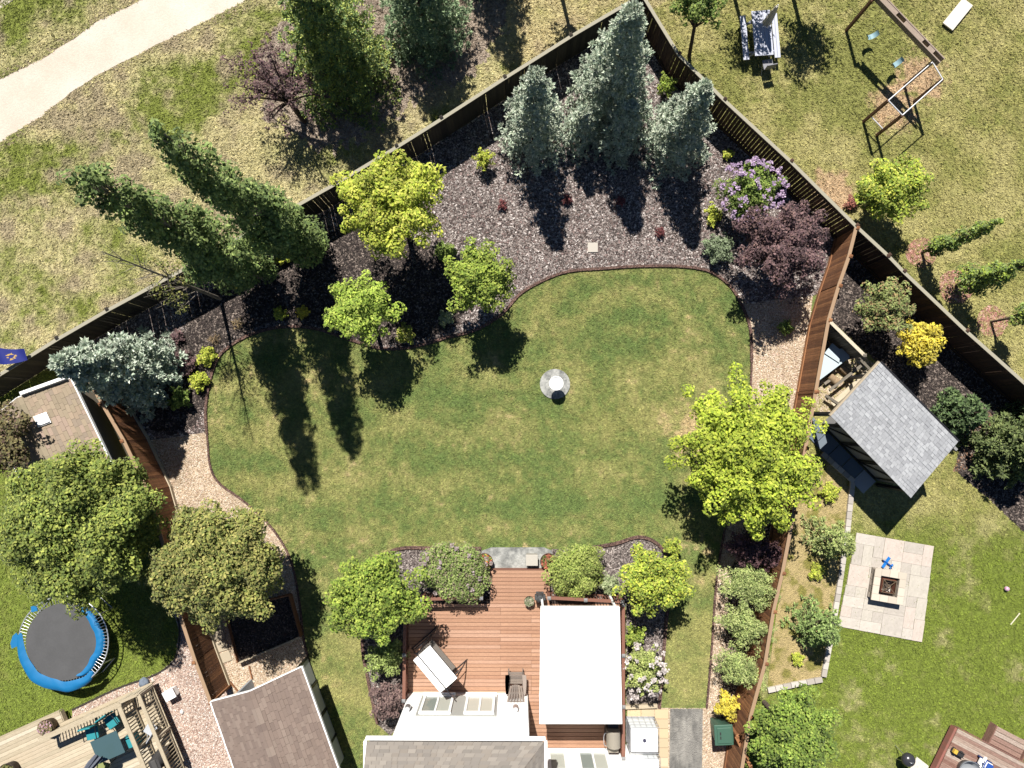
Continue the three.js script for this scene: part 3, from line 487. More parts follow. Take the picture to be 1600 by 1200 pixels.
// ---------------------------------------------------------------- sheds
function gableShed(label, FL, FR, len, eave, ridge, wallM, trimM, cols, seed, extra, o = 0.22, fo = 0.22) { // FL, FR: front eave corners (world, level)
  const u = FR.clone().sub(FL).setY(0), W = u.length(); u.divideScalar(W); let v = V(-u.z, 0, u.x); if (v.z < 0) v.negate();
  const base = FL.clone().setY(0), g = thing('garden_shed', label, 'shed', base), at = (a, b, y) => u.clone().multiplyScalar(a).addScaledVector(v, b).setY(y);
  const ry = Math.atan2(-u.z, u.x), wl = (x0, x1, z0, z1, y0, y1) => { const q = bx(x1 - x0, y1 - y0, z1 - z0, 0, 0, 0, ry); const c = at((x0 + x1) / 2, (z0 + z1) / 2, (y0 + y1) / 2); q.translate(c.x, c.y, c.z); return q; };
  part(g, 'wall', merge([wl(o + 0.12, W - o - 0.12, fo, fo + 0.12, 0, eave - 0.06), wl(o, W - o, len - 0.34, len - 0.22, 0, eave - 0.06), wl(o, o + 0.12, 0.22, len - 0.34, 0, eave - 0.06), wl(W - o - 0.12, W - o, 0.22, len - 0.34, 0, eave - 0.06)]), wallM);
  const q = [at(0, 0, eave), at(0, len, eave), at(W / 2, len, ridge), at(W / 2, 0, ridge)], q2 = [at(W, len, eave), at(W, 0, eave), at(W / 2, 0, ridge), at(W / 2, len, ridge)];
  const tri = b => { const s = new THREE.BufferGeometry(), p = [at(o, b, eave - 0.06), at(W - o, b, eave - 0.06), at(W / 2, b, ridge - 0.1)], p2 = p.map(t => t.clone().addScaledVector(v, 0.08)); const L = []; for (const t of [p[0], p[1], p[2], p2[0], p2[2], p2[1], p[0], p2[0], p[1], p[1], p2[0], p2[1], p[1], p2[1], p[2], p[2], p2[1], p2[2], p[2], p2[2], p[0], p[0], p2[2], p2[0]]) L.push(t.x, t.y, t.z); s.setAttribute('position', new THREE.Float32BufferAttribute(L, 3)); s.computeVertexNormals(); s.setAttribute('uv', new THREE.Float32BufferAttribute(new Float32Array(48), 2)); return s; };
  part(g, 'gable', merge([tri(fo), tri(len - 0.3)]), wallM);
  const roof = part(g, 'roof', merge([slab(q, 0.07), slab(q2, 0.07)]), mat(cols[0]));
  part(roof, 'shingles', shingles(q[0], q[1], q[2], q[3], cols, seed), vcol, true); part(roof, 'shingles', shingles(q2[0], q2[1], q2[2], q2[3], cols, seed + 1), vcol, true);
  const r = rng(seed), sl = Math.atan2(ridge - eave, W / 2), capShape = merge([-1, 1].map(k => { const q = new THREE.BoxGeometry(0.16, 0.014, 0.33); q.translate(k * 0.078, 0.006, 0); q.rotateZ(-k * sl); return q; })), capMs = cols.map(c => mat(c, { roughness: 0.95 })); for (let t = 0; t < len - 0.1; t += 0.3) { const c = part(roof, 'ridge_cap', capShape, capMs[Math.floor(r() * capMs.length)]); c.rotation.y = ry; c.position.copy(at(W / 2, t + 0.16, ridge + 0.012 + 0.003 * (Math.round(t / 0.3) % 2))); }
  for (const [a, b] of [[at(-0.03, -0.02, eave - 0.05), at(-0.03, len, eave - 0.05)], [at(W + 0.03, -0.02, eave - 0.05), at(W + 0.03, len, eave - 0.05)]]) part(roof, 'fascia', beam(a, b, 0.05, 0.13), trimM);
  for (const b of [-0.025, len + 0.025]) for (const s of [0, 1]) part(roof, 'barge_board', beam(at(s ? W : 0, b, eave - 0.06), at(W / 2, b, ridge - 0.06), 0.03, 0.12), trimM);
  if (extra) extra({ g, roof, at, W, ry, part });
  return g;
}
const tanWall = mat(S(196, 184, 164, KA), { roughness: 0.8 }), greyWall = mat(S(176, 182, 188, KA), { roughness: 0.75 });
gableShed('brown shingled garden shed beside the pebble gravel and cedar fence', P(330, 1097, 2.25), P(471, 1043, 2.25), 4.6, 2.25, 2.95, greyWall, white, brownSh, 71, ({ g, roof, at, W, ry }) => {
  for (const b of [0.62, 1.75, 2.9, 3.9]) { const m = part(g, 'wall_panel', bx(0.03, 1.9, 0.98, 0, 0, 0, ry), b === 2.9 ? greyWall : mat(S(204, 208, 212, KA), { roughness: 0.6 })); m.position.copy(at(W - 0.5, b, 1.1)); }
  for (const b of [0.16, 1.19, 2.33, 3.42]) { const m = part(g, 'wall_trim', bx(0.05, 2.1, 0.1, 0, 0, 0, ry), darkMetal); m.position.copy(at(W - 0.49, b, 1.1)); }
  const vent = part(roof, 'roof_vent', merge([bx(0.2, 0.12, 0.2, 0, 0.06, 0), bx(0.26, 0.03, 0.26, 0, 0.13, 0)]), whiteWarm); vent.position.copy(at(W / 2 - 0.35, 3.1, 2.86)); vent.rotation.y = ry;
}, 0.52, 1.0);
{ const FR = P(110, 592, 2.25), ridgeF = P(27, 622, 3.0), d = ridgeF.clone().sub(FR).setY(0), FL = FR.clone().addScaledVector(d, 2);
  gableShed('mottled shingle shed with a white skylight under the western trees', FL, FR, 4.6, 2.25, 3.0, tanWall, white, mixSh, 81, ({ roof, at, W, ry }) => {
    const s = part(roof, 'skylight', merge([bx(0.44, 0.1, 0.44, 0, 0, 0), bx(0.36, 0.06, 0.36, 0, 0.07, 0)]), mat([0.8, 0.8, 0.8], { roughness: 0.35 })); s.position.copy(at(W * 0.62, 1.1, 2.84)); s.rotation.y = ry; s.rotation.order = 'YXZ'; s.rotation.z = -0.42;
    const dm = part(roof, 'gable_trim', merge([beam(at(W * 0.55, -0.08, 3.0), at(W * 0.98, -0.08, 2.36), 0.12, 0.2)]), white); void dm;
  });
}
{ // grey roofed shed with a lean-to slope, cross-braced doors and a paved step
  const lo = 2.6, hi = 3.15, A = P(1298, 650, lo), B = P(1423, 778, lo), C = P(1497, 690, hi), D = P(1375, 566, hi), base = V(A.x, 0, A.z), g = thing('garden_shed', 'shed with plain grey shingle roof and dark cross-braced doors', 'shed', base), L = p => p.clone().sub(base);
  const q = [A, B, C, D].map(L), roof = part(g, 'roof', slab(q, 0.1), mat(S(120, 122, 126, KA)));
  part(roof, 'shingles', shingles(q[0], q[1], q[2], q[3], greySh, 91, 0.13, 0.17), vcol, true);
  part(roof, 'fascia', merge([beam(q[2].clone().add(V(0.03, -0.03, -0.02)), q[3].clone().add(V(0.03, -0.03, -0.02)), 0.05, 0.12)]), darkMetal);
  part(roof, 'rake_trim', merge([beam(q[3].clone().add(V(-0.02, -0.04, -0.03)), q[0].clone().add(V(-0.02, -0.04, -0.03)), 0.06, 0.14)]), paleMs[1]);
  const e = q[1].clone().sub(q[0]).setY(0), len = e.length(); e.divideScalar(len); const n = V(e.z, 0, -e.x), ry = Math.atan2(-e.z, e.x), at = (a, b, y) => q[0].clone().setY(0).addScaledVector(e, a).addScaledVector(n, b).setY(y), dep = 2.3;
  const wl = (a0, a1, b0, b1, y1) => { const s = bx(a1 - a0, y1, b1 - b0, 0, 0, 0, ry), c = at((a0 + a1) / 2, (b0 + b1) / 2, y1 / 2); s.translate(c.x, c.y, c.z); return s; };
  const wallM = mat(S(150, 150, 150, KA), { roughness: 0.8 });
  part(g, 'wall', merge([wl(0.75, len - 0.2, 0.35, 0.45, 2.45), wl(0.75, len - 0.2, dep, dep + 0.1, 2.9), wl(0.75, 0.85, 0.45, dep, 2.5), wl(len - 0.3, len - 0.2, 0.45, dep, 2.5)]), wallM);
  for (let k = 0; k < 3; k++) { // doors
    const a0 = 0.85 + k * (len - 1.2) / 3, a1 = a0 + (len - 1.2) / 3 - 0.05, y0 = 0.15, y1 = 2.35, b = 0.32, dr = part(g, 'door', wl(a0, a1, b, b + 0.03, 2.38), mat(S(168, 168, 166, KA), { roughness: 0.8 }));
    part(dr, 'door_frame', merge([beam(at(a0 + 0.04, b - 0.02, y0), at(a0 + 0.04, b - 0.02, y1), 0.03, 0.09), beam(at(a1 - 0.04, b - 0.02, y0), at(a1 - 0.04, b - 0.02, y1), 0.03, 0.09), beam(at(a0, b - 0.022, y0), at(a1, b - 0.022, y0), 0.03, 0.1), beam(at(a0, b - 0.022, y1), at(a1, b - 0.022, y1), 0.03, 0.1), beam(at(a0, b - 0.024, y0), at(a1, b - 0.024, y1), 0.03, 0.08)]), black);
  }
  for (const [a, b] of [[0.1, 0.1], [0.1, dep - 0.1], [len - 0.12, 0.1]]) part(g, 'post', wl(a - 0.06, a + 0.06, b - 0.06 + 0.12, b + 0.18, 2.5), darkMetal);
  const r = rng(17), blue = [S(122, 134, 146, KA), S(112, 124, 138, KA), S(132, 142, 150, KA)].map(c => mat(c, { roughness: 0.9 }));
  for (let k = 0; k < 6; k++) { const p = part(g, 'paver', bx(0.66, 0.06, 0.7, 0, 0, 0, ry), k === 5 ? mat(S(190, 192, 194, KA)) : pick(blue, r)); p.position.copy(at(0.1 + k * 0.69, -0.1, 0.05 + 0.004 * r())); }
}
// block edging of the neighbour's beds: every block
{
  const row = (label, pts, m) => { const w = thing('block_edging', label, 'edging', P(...pts[0])), b = w.position.clone(), r = rng(pts.length * 7), c = new THREE.CurvePath(); for (let i = 1; i < pts.length; i++) c.add(new THREE.LineCurve3(P(...pts[i - 1]), P(...pts[i]))); const L = c.getLength(), n = Math.round(L / 0.3); for (let i = 0; i < n; i++) { const p = c.getPointAt((i + 0.5) / n), t = c.getTangentAt((i + 0.5) / n), q = part(w, 'block', rbx(L / n - 0.012, 0.16, 0.2, 0.012), pick(m, r)); q.position.copy(p).sub(b).setY(0.08 + 0.006 * r()); q.rotation.y = Math.atan2(-t.z, t.x) + (r() - 0.5) * 0.05; } };
  const conc = [S(206, 198, 188, KA), S(190, 182, 172, KA), S(218, 210, 200, KA)].map(c => mat(c, { roughness: 0.95 }));
  row('pale block edging along the dry bed beside the paved square', [[1330, 752], [1322, 830], [1308, 925], [1298, 985], [1285, 1056]], conc);
  row('short pale block edging closing the dry bed near the yellow shrub', [[1283, 1060], [1240, 1068], [1198, 1077]], conc);
  row('block edging in the shade before the grey roofed shed', [[1283, 708], [1308, 731], [1332, 752]], conc);
}

// ---------------------------------------------------------------- paved square with fire pit
{
  const s = new THREE.Group(); s.name = 'paved_square'; s.userData.kind = 'structure'; scene.add(s);
  const A = P(1338, 832), B = P(1458, 853), C = P(1440, 1003), D = P(1308, 978), u = B.clone().sub(A), r = rng(23), ry = Math.atan2(-(u.z), u.x);
  const ms = [[212, 203, 192], [204, 195, 184], [217, 207, 195], [208, 200, 187], [199, 190, 179], [214, 200, 188]].map(c => mat(null, { map: speckleLite(S(...c, KA)), roughness: 0.95 }));
  const N = 8, M2 = 9, used = new Set();
  for (let j = 0; j < M2; j++) for (let i = 0; i < N; i++) {
    if (used.has(i + ',' + j)) continue; let w = 1, h = 1; const t = r(); if (t < 0.3 && i + 1 < N && !used.has((i + 1) + ',' + j)) w = 2; else if (t < 0.5 && j + 1 < M2) h = 2; else if (t < 0.62 && i + 1 < N && j + 1 < M2 && !used.has((i + 1) + ',' + j) && !used.has((i + 1) + ',' + (j + 1))) { w = 2; h = 2; }
    for (let a = 0; a < w; a++) for (let b = 0; b < h; b++) used.add((i + a) + ',' + (j + b));
    const bil = (x, y) => A.clone().lerp(B, x / N).lerp(D.clone().lerp(C, x / N), y / M2), p0 = bil(i, j), p1 = bil(i + w, j), p3 = bil(i, j + h), c = bil(i + w / 2, j + h / 2);
    const m = part(s, 'slab', rbx(p0.distanceTo(p1) - 0.005, 0.05, p0.distanceTo(p3) - 0.005, 0.006), pick(ms, r)); m.position.copy(c).setY(0.025 + 0.005 * r()); m.rotation.y = ry;
  }
  structure('paved_square_bed', sheet([A, B, C, D], 0.012), mat(S(150, 138, 120, KA), { roughness: 1 }));
}
function speckleLite(c) { return tex(128, (u, v) => { const k = 0.8 + 0.3 * fbm(u * 6, v * 6, 4, 6) + 0.12 * noise(u * 60, v * 60, 60); return [c[0] * k, c[1] * k, c[2] * k]; }); }
{
  const c = P(1390, 917, 0.5), ry = dirRy(P(1338, 832), P(1458, 853)), g = thing('fire_pit', 'square pale stone fire pit with rusty grate on the paved square', 'fire pit', V(c.x, 0.055, c.z), ry), r = rng(29);
  const st = [S(170, 160, 148, KA), S(148, 138, 126, KA), S(190, 178, 164, KA)].map(q => mat(q, { roughness: 0.95 })), cap = [S(226, 214, 196, KA), S(214, 202, 184, KA)].map(q => mat(q, { roughness: 0.85 }));
  const W = 1.2, T = 0.24;
  for (let k = 0; k < 3; k++) for (let s = 0; s < 4; s++) for (let i = 0; i < 4; i++) { const w = (W - T) / 4, b = part(g, 'stone', rbx(w - 0.008, 0.11, T - 0.03, 0.012), pick(st, r)), x = -W / 2 + (i + 0.5) * w + (k % 2 ? 0.02 : 0), z = W / 2 - T / 2, a = s * Math.PI / 2; b.position.set(x * Math.cos(a) + z * Math.sin(a), 0.06 + k * 0.118, -x * Math.sin(a) + z * Math.cos(a)); b.rotation.y = a; }
  for (let s = 0; s < 4; s++) for (let i = 0; i < 3; i++) { const w = (W + 0.06 - 0.26) / 3, b = part(g, 'cap_stone', rbx(w - 0.006, 0.06, 0.26, 0.012), pick(cap, r)), x = -(W + 0.06) / 2 + (i + 0.5) * w, z = (W + 0.06) / 2 - 0.13, a = s * Math.PI / 2; b.position.set(x * Math.cos(a) + z * Math.sin(a), 0.39, -x * Math.sin(a) + z * Math.cos(a)); b.rotation.y = a; }
  const rust = mat(S(126, 74, 52, KA), { roughness: 0.9 });
  part(g, 'liner', merge([bx(0.54, 0.3, 0.02, 0, 0.24, 0.27), bx(0.54, 0.3, 0.02, 0, 0.24, -0.27), bx(0.02, 0.3, 0.52, 0.27, 0.24, 0), bx(0.02, 0.3, 0.52, -0.27, 0.24, 0)]), rust);
  part(g, 'grate', merge([bx(0.74, 0.025, 0.025, 0, 0.4, 0, Math.PI / 4), bx(0.74, 0.025, 0.025, 0, 0.428, 0, -Math.PI / 4), bx(0.5, 0.02, 0.02, 0, 0.43, 0.25), bx(0.5, 0.02, 0.02, 0, 0.43, -0.25), bx(0.02, 0.02, 0.48, 0.25, 0.43, 0), bx(0.02, 0.02, 0.48, -0.25, 0.43, 0)]), mat(S(110, 92, 70, KA), { roughness: 0.8 }));
  const ash = []; for (let i = 0; i < 16; i++) { const a = r() * 6.28, q = r() * 0.18; ash.push(rod(V(Math.cos(a) * q - 0.12, 0.14 + r() * 0.06, Math.sin(a) * q), V(Math.cos(a) * q + 0.12 * r(), 0.14 + r() * 0.08, Math.sin(a) * q + 0.2 * (r() - 0.5)), 0.025)); } part(g, 'charred_wood', merge(ash), mat(S(96, 84, 74, KA), { roughness: 1 }));
}
{ // toy aeroplane
  const c = P(1386, 880, 0.1), g = thing('toy_plane', 'small blue toy aeroplane lying on the paved square', 'toy', V(c.x, 0.06, c.z), -0.62), b = mat(S(36, 128, 214, KA), { roughness: 0.4 });
  const f = new THREE.CapsuleGeometry(0.032, 0.34, 4, 10); f.rotateZ(Math.PI / 2); f.scale(1, 1.1, 1); f.translate(0, 0.05, 0);
  part(g, 'fuselage', f, mat(S(22, 84, 170, KA), { roughness: 0.4 })); part(g, 'wing', rbx(0.12, 0.016, 0.5, 0.006, -0.06, 0.06, 0), b); part(g, 'tailplane', rbx(0.07, 0.014, 0.2, 0.006, 0.2, 0.06, 0), b); part(g, 'fin', rbx(0.08, 0.11, 0.014, 0.006, 0.2, 0.11, 0), b); part(g, 'propeller', merge([bx(0.012, 0.16, 0.024, -0.225, 0.06, 0), cy(0.02, 0.02, 0.03, -0.22, 0.06, 0)]), black);
}
{ const c = P(1573, 920, 0.09); put(mesh(new THREE.SphereGeometry(0.095, 24, 16), mat(null, { map: tex(128, (u, v) => (Math.floor(u * 6) + Math.floor(v * 4)) % 2 ? S(226, 150, 186, KA) : S(222, 206, 220, KA)), roughness: 0.5 })), 'play_ball', 'small pink and white ball on the eastern neighbour lawn', 'ball').position.set(c.x, 0.1, c.z); }
{ const a = P(1579, 976, 0.05), b = P(1592, 960, 0.05); put(mesh(merge([rod(a, b, 0.022, 0.02, 8), rod(b.clone(), b.clone().add(V(0.03, 0, -0.05)), 0.03, 0.03, 8)]), mat(S(232, 226, 196, KA))), 'toy_bat', 'short pale stick lying on the lawn near the pink ball', 'stick'); }

// ---------------------------------------------------------------- birdbath on its round pad, stepping stone
{ const c = P(867, 600); const pad = cy(px2m(23.5), px2m(23.5), 0.06, 0, 0.03, 0, 48); const u = pad.attributes.uv, p = pad.attributes.position; for (let i = 0; i < p.count; i++) u.setXY(i, p.getX(i), p.getZ(i)); const o = structure('concrete_pad', pad, loose(stampT, 1.3, { bumpScale: 0.01 })); o.position.set(c.x, 0, c.z);
  const b = P(869, 599, 0.75), g = thing('bird_bath', 'white round birdbath on a stone pad in the middle of the lawn', 'birdbath', V(b.x, 0.06, b.z)), m = mat([0.74, 0.74, 0.72], { roughness: 0.7 });
  part(g, 'pedestal', new THREE.LatheGeometry([[0, 0], [0.19, 0], [0.19, 0.05], [0.11, 0.1], [0.07, 0.25], [0.06, 0.5], [0.09, 0.62], [0.13, 0.66], [0, 0.66]].map(q => new THREE.Vector2(...q)), 28), m);
  part(g, 'basin', new THREE.LatheGeometry([[0, 0.655], [0.13, 0.66], [0.25, 0.7], [0.285, 0.75], [0.285, 0.775], [0.255, 0.775], [0.235, 0.735], [0.12, 0.705], [0, 0.7]].map(q => new THREE.Vector2(...q)), 36), m);
  part(g, 'bowl_lining', new THREE.CircleGeometry(0.2, 28).rotateX(-Math.PI / 2).translate(0, 0.728, 0), mat([0.66, 0.67, 0.66], { roughness: 0.4 }));
}
put(mesh(rbx(0.42, 0.05, 0.4, 0.012), mat(S(206, 198, 186, KA), { roughness: 0.95 })), 'stepping_stone', 'single square pale slab lying in the mulch bed below the spruces', 'slab').position.copy(P(926, 387).setY(0.035));

// ---------------------------------------------------------------- white canopy on the deck
{
  const h = 2.35 + DK, c = [P(845, 949, h), P(968, 949, h), P(972, 1131, h), P(843, 1131, h)], base = V((c[0].x + c[1].x) / 2, DK, (c[0].z + c[2].z) / 2), g = thing('deck_gazebo', 'white hip roofed fabric canopy standing on the deck', 'canopy', base), L = p => p.clone().sub(base);
  const q = c.map(L), cm = new THREE.MeshPhysicalMaterial({ roughness: 0.9, side: THREE.DoubleSide }); cm.color.setRGB(0.82, 0.82, 0.8);
  const r1 = q[0].clone().lerp(q[1], 0.5).lerp(q[3].clone().lerp(q[2], 0.5), 0.36).add(V(0, 0.42, 0)), r2 = q[0].clone().lerp(q[1], 0.5).lerp(q[3].clone().lerp(q[2], 0.5), 0.68).add(V(0, 0.42, 0));
  const pos = [], face = (...v) => { // subdivided slope that sags a little between its edges
    const N = 10, P3 = (s, t) => { const a = v[0].clone().lerp(v[1], s), b = (v[3] || v[2]).clone().lerp(v[2], s), k = a.lerp(b, t); k.y -= 0.05 * Math.sin(Math.PI * clamp(s)) * Math.sin(Math.PI * clamp(t)) + 0.012 * (noise(k.x * 2 + 9, k.z * 2 + 4) - 0.5); return k; };
    for (let i = 0; i < N; i++) for (let j = 0; j < N; j++) { const a = P3(i / N, j / N), b = P3((i + 1) / N, j / N), d = P3((i + 1) / N, (j + 1) / N), e = P3(i / N, (j + 1) / N); for (const p of [a, b, d, a, d, e]) pos.push(p.x, p.y, p.z); } };
  face(q[0], q[1], r1); face(q[1], q[2], r2, r1); face(q[2], q[3], r2); face(q[3], q[0], r1, r2);
  const gg = new THREE.BufferGeometry(); gg.setAttribute('position', new THREE.Float32BufferAttribute(pos, 3)); gg.computeVertexNormals(); part(g, 'canopy', gg, cm);
  for (let i = 0; i < 4; i++) { const a = q[i], b = q[(i + 1) % 4]; part(g, 'valance', merge([beam(a.clone().add(V(0, -0.1, 0)), b.clone().add(V(0, -0.1, 0)), 0.012, 0.2)]), cm); const p = a.clone().lerp(q[(i + 2) % 4], 0.03); part(g, 'post', bx(0.08, h - DK - 0.05, 0.08, p.x, (h - DK - 0.05) / 2, p.z), white); }
}
// ---------------------------------------------------------------- porch swing with canopy
{
  const h = 1.8 + DK, c = [P(671, 1008, h), P(713, 1058, h), P(689, 1083, h), P(647, 1034, h)], ctr = c[0].clone().add(c[1]).add(c[2]).add(c[3]).multiplyScalar(0.25), ry = dirRy(c[0], c[1]), g = thing('porch_swing', 'porch swing with a slanted white canopy and dark curved frame on the deck', 'swing seat', V(ctr.x, DK, ctr.z), ry), W = c[0].distanceTo(c[1]), D = c[1].distanceTo(c[2]);
  const fab = mat([0.8, 0.8, 0.79], { roughness: 0.9, side: THREE.DoubleSide }), pl = new THREE.PlaneGeometry(W, D, 16, 8); pl.rotateX(-Math.PI / 2); { const p = pl.attributes.position; for (let i = 0; i < p.count; i++) { const x = p.getX(i), z = p.getZ(i); p.setY(i, 1.8 + 0.05 * Math.cos(z / D * Math.PI) + 0.015 * noise(x * 5 + 3, z * 5 + 7)); } pl.computeVertexNormals(); }
  part(g, 'canopy', pl, fab);
  part(g, 'canopy_skirt', merge([bx(W, 0.12, 0.01, 0, 1.74, D / 2), bx(W, 0.12, 0.01, 0, 1.74, -D / 2), bx(0.01, 0.12, D, W / 2, 1.74, 0), bx(0.01, 0.12, D, -W / 2, 1.74, 0)]), fab);
  part(g, 'canopy_bar', merge([rod(V(-W / 2 - 0.12, 1.86, 0.14), V(W / 2 + 0.3, 1.86, 0.14), 0.02), rod(V(-W / 2, 1.78, -D / 2 - 0.02), V(W / 2, 1.78, -D / 2 - 0.02), 0.014)]), darkMetal);
  for (const s of [-1, 1]) { const x = s * (W / 2 + 0.1);
    part(g, 'frame', merge([tube([V(x, 0.02, -0.62), V(x, 0.7, -0.42), V(x, 1.45, -0.1), V(x, 1.82, 0.1)], 0.024), tube([V(x, 0.02, 0.72), V(x, 0.7, 0.52), V(x, 1.5, 0.3), V(x, 1.82, 0.1)], 0.024), tube([V(x, 0.5, -0.52), V(x, 0.62, 0), V(x, 0.5, 0.58)], 0.018), tube([V(x, 0.95, -0.32), V(x + s * 0.05, 1.2, 0.1), V(x, 0.95, 0.44)], 0.015), rod(V(x, 0.02, -0.66), V(x, 0.02, 0.76), 0.022)]), darkMetal);
    part(g, 'hanger', merge([rod(V(s * (W / 2 - 0.05), 0.5, -0.2), V(x, 1.72, 0.06), 0.01), rod(V(s * (W / 2 - 0.05), 0.55, 0.25), V(x, 1.72, 0.1), 0.01)]), darkMetal); }
  part(g, 'seat', rbx(W - 0.1, 0.09, 0.5, 0.03, 0, 0.48, 0), mat(S(120, 112, 104, KA))); const bk = part(g, 'backrest', rbx(W - 0.1, 0.5, 0.08, 0.03, 0, 0.25, 0), mat(S(120, 112, 104, KA))); bk.position.set(0, 0.5, 0.27); bk.rotation.x = 0.25;
}
{ // slatted garden armchair
  const c = P(806, 1066, DK + 0.35), g = thing('garden_armchair', 'weathered grey slatted garden armchair with fan back near the house wall', 'chair', V(c.x, DK, c.z)), wd = weatheredMs, r = rng(19), G = () => pick(chairMs, r);
  const chairMs = [[166, 152, 142], [150, 138, 130], [176, 162, 150]].map(([a, b, d], i) => mat(null, { map: grainTex(S(a, b, d, KA), S(a * 0.75, b * 0.74, d * 0.73, KA), 63 + i), roughness: 0.9 })); void wd;
  for (let i = 0; i < 5; i++) { const m = part(g, 'seat_slat', rbx(0.52, 0.022, 0.092, 0.006), G()); m.position.set(0, 0.38 - i * 0.03, -0.36 + i * 0.102); m.rotation.x = 0.28; }
  for (let i = 0; i < 6; i++) { const t = (i - 2.5), q = rbx(0.075 + 0.0, 0.88 - 0.02 * t * t, 0.02, 0.006); q.translate(0, 0.43, 0); const m = part(g, 'back_slat', q, G()); m.position.set(t * 0.075, 0.24, 0.14); m.rotation.set(0.52, 0, -t * 0.055, 'XYZ'); }
  part(g, 'back_brace', merge([bx(0.56, 0.07, 0.025, 0, 0.55, 0.34, 0, 0.5), bx(0.5, 0.06, 0.025, 0, 0.9, 0.535, 0, 0.5)]), G());
  for (const s of [-1, 1]) { const a = new THREE.Shape(); a.moveTo(-0.07, 0); a.lineTo(0.08, 0.02); a.quadraticCurveTo(0.11, 0.3, 0.06, 0.74); a.lineTo(-0.02, 0.74); a.lineTo(-0.05, 0.3); a.closePath(); const q = new THREE.ExtrudeGeometry(a, { depth: 0.022, bevelEnabled: true, bevelSize: 0.004, bevelThickness: 0.004, bevelSegments: 1 }); q.rotateX(Math.PI / 2); q.scale(s, 1, 1); const m = part(g, 'armrest', s < 0 ? new THREE.BufferGeometry().copy(q) : q, mat(S(166, 152, 142, KA), { side: THREE.DoubleSide, roughness: 0.9 })); m.position.set(s * 0.32, 0.57, -0.36);
    part(g, 'leg', merge([bx(0.03, 0.55, 0.1, s * 0.29, 0.275, -0.34), beam(V(s * 0.27, 0.34, -0.5), V(s * 0.27, 0.04, 0.5), 0.03, 0.11)]), G()); }
}
// ---------------------------------------------------------------- barbecue, water tanks, bin
{
  const c = P(958, 1154, DK + 0.9), g = thing('barbecue', 'beige covered gas barbecue beside the deck railing near the house', 'barbecue', V(c.x, DK, c.z)), m = mat(S(160, 152, 138, KA), { roughness: 0.7 });
  part(g, 'hood', (() => { const s = new THREE.Shape(); s.moveTo(-0.24, 0); s.lineTo(0.24, 0); s.lineTo(0.24, 0.2); s.quadraticCurveTo(0.2, 0.34, 0, 0.36); s.quadraticCurveTo(-0.2, 0.32, -0.24, 0.12); s.closePath(); const q = new THREE.ExtrudeGeometry(s, { depth: 0.6, bevelEnabled: true, bevelSize: 0.015, bevelThickness: 0.015 }); q.translate(0, 0.82, -0.32); return q; })(), m);
  part(g, 'cabinet', rbx(0.46, 0.74, 0.58, 0.02, 0, 0.43, -0.02), mat(S(60, 58, 56, KA), { roughness: 0.5 })); part(g, 'handle', tube([V(-0.27, 1.0, -0.25), V(-0.34, 1.0, -0.22), V(-0.34, 1.0, 0.2), V(-0.27, 1.0, 0.23)], 0.016), steel);
  part(g, 'side_shelf', rbx(0.4, 0.04, 0.26, 0.012, 0.02, 0.8, 0.44), m); part(g, 'side_shelf', rbx(0.4, 0.04, 0.2, 0.012, 0.02, 0.8, -0.46), mat(S(70, 72, 78, KA)));
}
function tank(label, x, y, lid, y0 = 0) {
  const t = 1.16 + y0, c = P(x, y, t), g = thing('water_tank', label, 'water tank', V(c.x, y0 + 0.02, c.z), 0, 'caged water tanks beside the paved strip'), W = 1.12, D = 0.98;
  const body = new THREE.MeshPhysicalMaterial({ roughness: 0.45 }); body.color.setRGB(0.62, 0.65, 0.66);
  part(g, 'tank', rbx(W - 0.08, 0.96, D - 0.08, 0.07, 0, 0.64, 0), body);
  part(g, 'top_sheet', rbx(W - 0.1, 0.03, D - 0.1, 0.012, 0, 1.128, 0), mat([0.76, 0.76, 0.77], { roughness: 0.5 }));
  if (lid) part(g, 'lid', cy(0.065, 0.07, 0.035, -0.0, 1.16, 0, 20), mat([0.03, 0.03, 0.06])); part(g, 'pallet', merge([bx(W, 0.03, D, 0, 0.14, 0), bx(W, 0.1, 0.1, 0, 0.07, 0.4), bx(W, 0.1, 0.1, 0, 0.07, -0.4), bx(W, 0.1, 0.1, 0, 0.07, 0)]), steel);
  const cage = []; for (let i = 0; i <= 5; i++) { const q = -W / 2 + i * W / 5, z = -D / 2 + i * D / 5; for (const s of [-1, 1]) { cage.push(rod(V(q, 0.15, s * D / 2), V(q, 1.14, s * D / 2), 0.009, 0.009, 5), rod(V(s * W / 2, 0.15, z), V(s * W / 2, 1.14, z), 0.009, 0.009, 5)); } }
  for (const y of [0.35, 0.62, 0.88, 1.14]) cage.push(rod(V(-W / 2, y, -D / 2), V(W / 2, y, -D / 2), 0.009, 0.009, 5), rod(V(-W / 2, y, D / 2), V(W / 2, y, D / 2), 0.009, 0.009, 5), rod(V(-W / 2, y, -D / 2), V(-W / 2, y, D / 2), 0.009, 0.009, 5), rod(V(W / 2, y, -D / 2), V(W / 2, y, D / 2), 0.009, 0.009, 5));
  for (const q of [-0.17, 0.17]) cage.push(rod(V(q, 1.152, -D / 2), V(q, 1.152, D / 2), 0.008, 0.008, 5));
  part(g, 'cage', merge(cage), steel); return g;
}
tank('caged white water tank with a dark round lid beside the canopy', 1007, 1157, true);
tank('caged water tank at the very bottom edge under a dark bent pipe', 1009, 1206, false);
put(mesh(tube([V(-0.3, 0, 0.1), V(-0.28, 0.16, -0.1), V(0, 0.2, -0.2), V(0.25, 0.17, -0.05), V(0.4, 0.1, 0.3)], 0.04, 30, 9), black), 'drain_pipe', 'bent black pipe lying on the lower water tank', 'pipe').position.copy(P(1000, 1200, 1.25).setY(1.2));
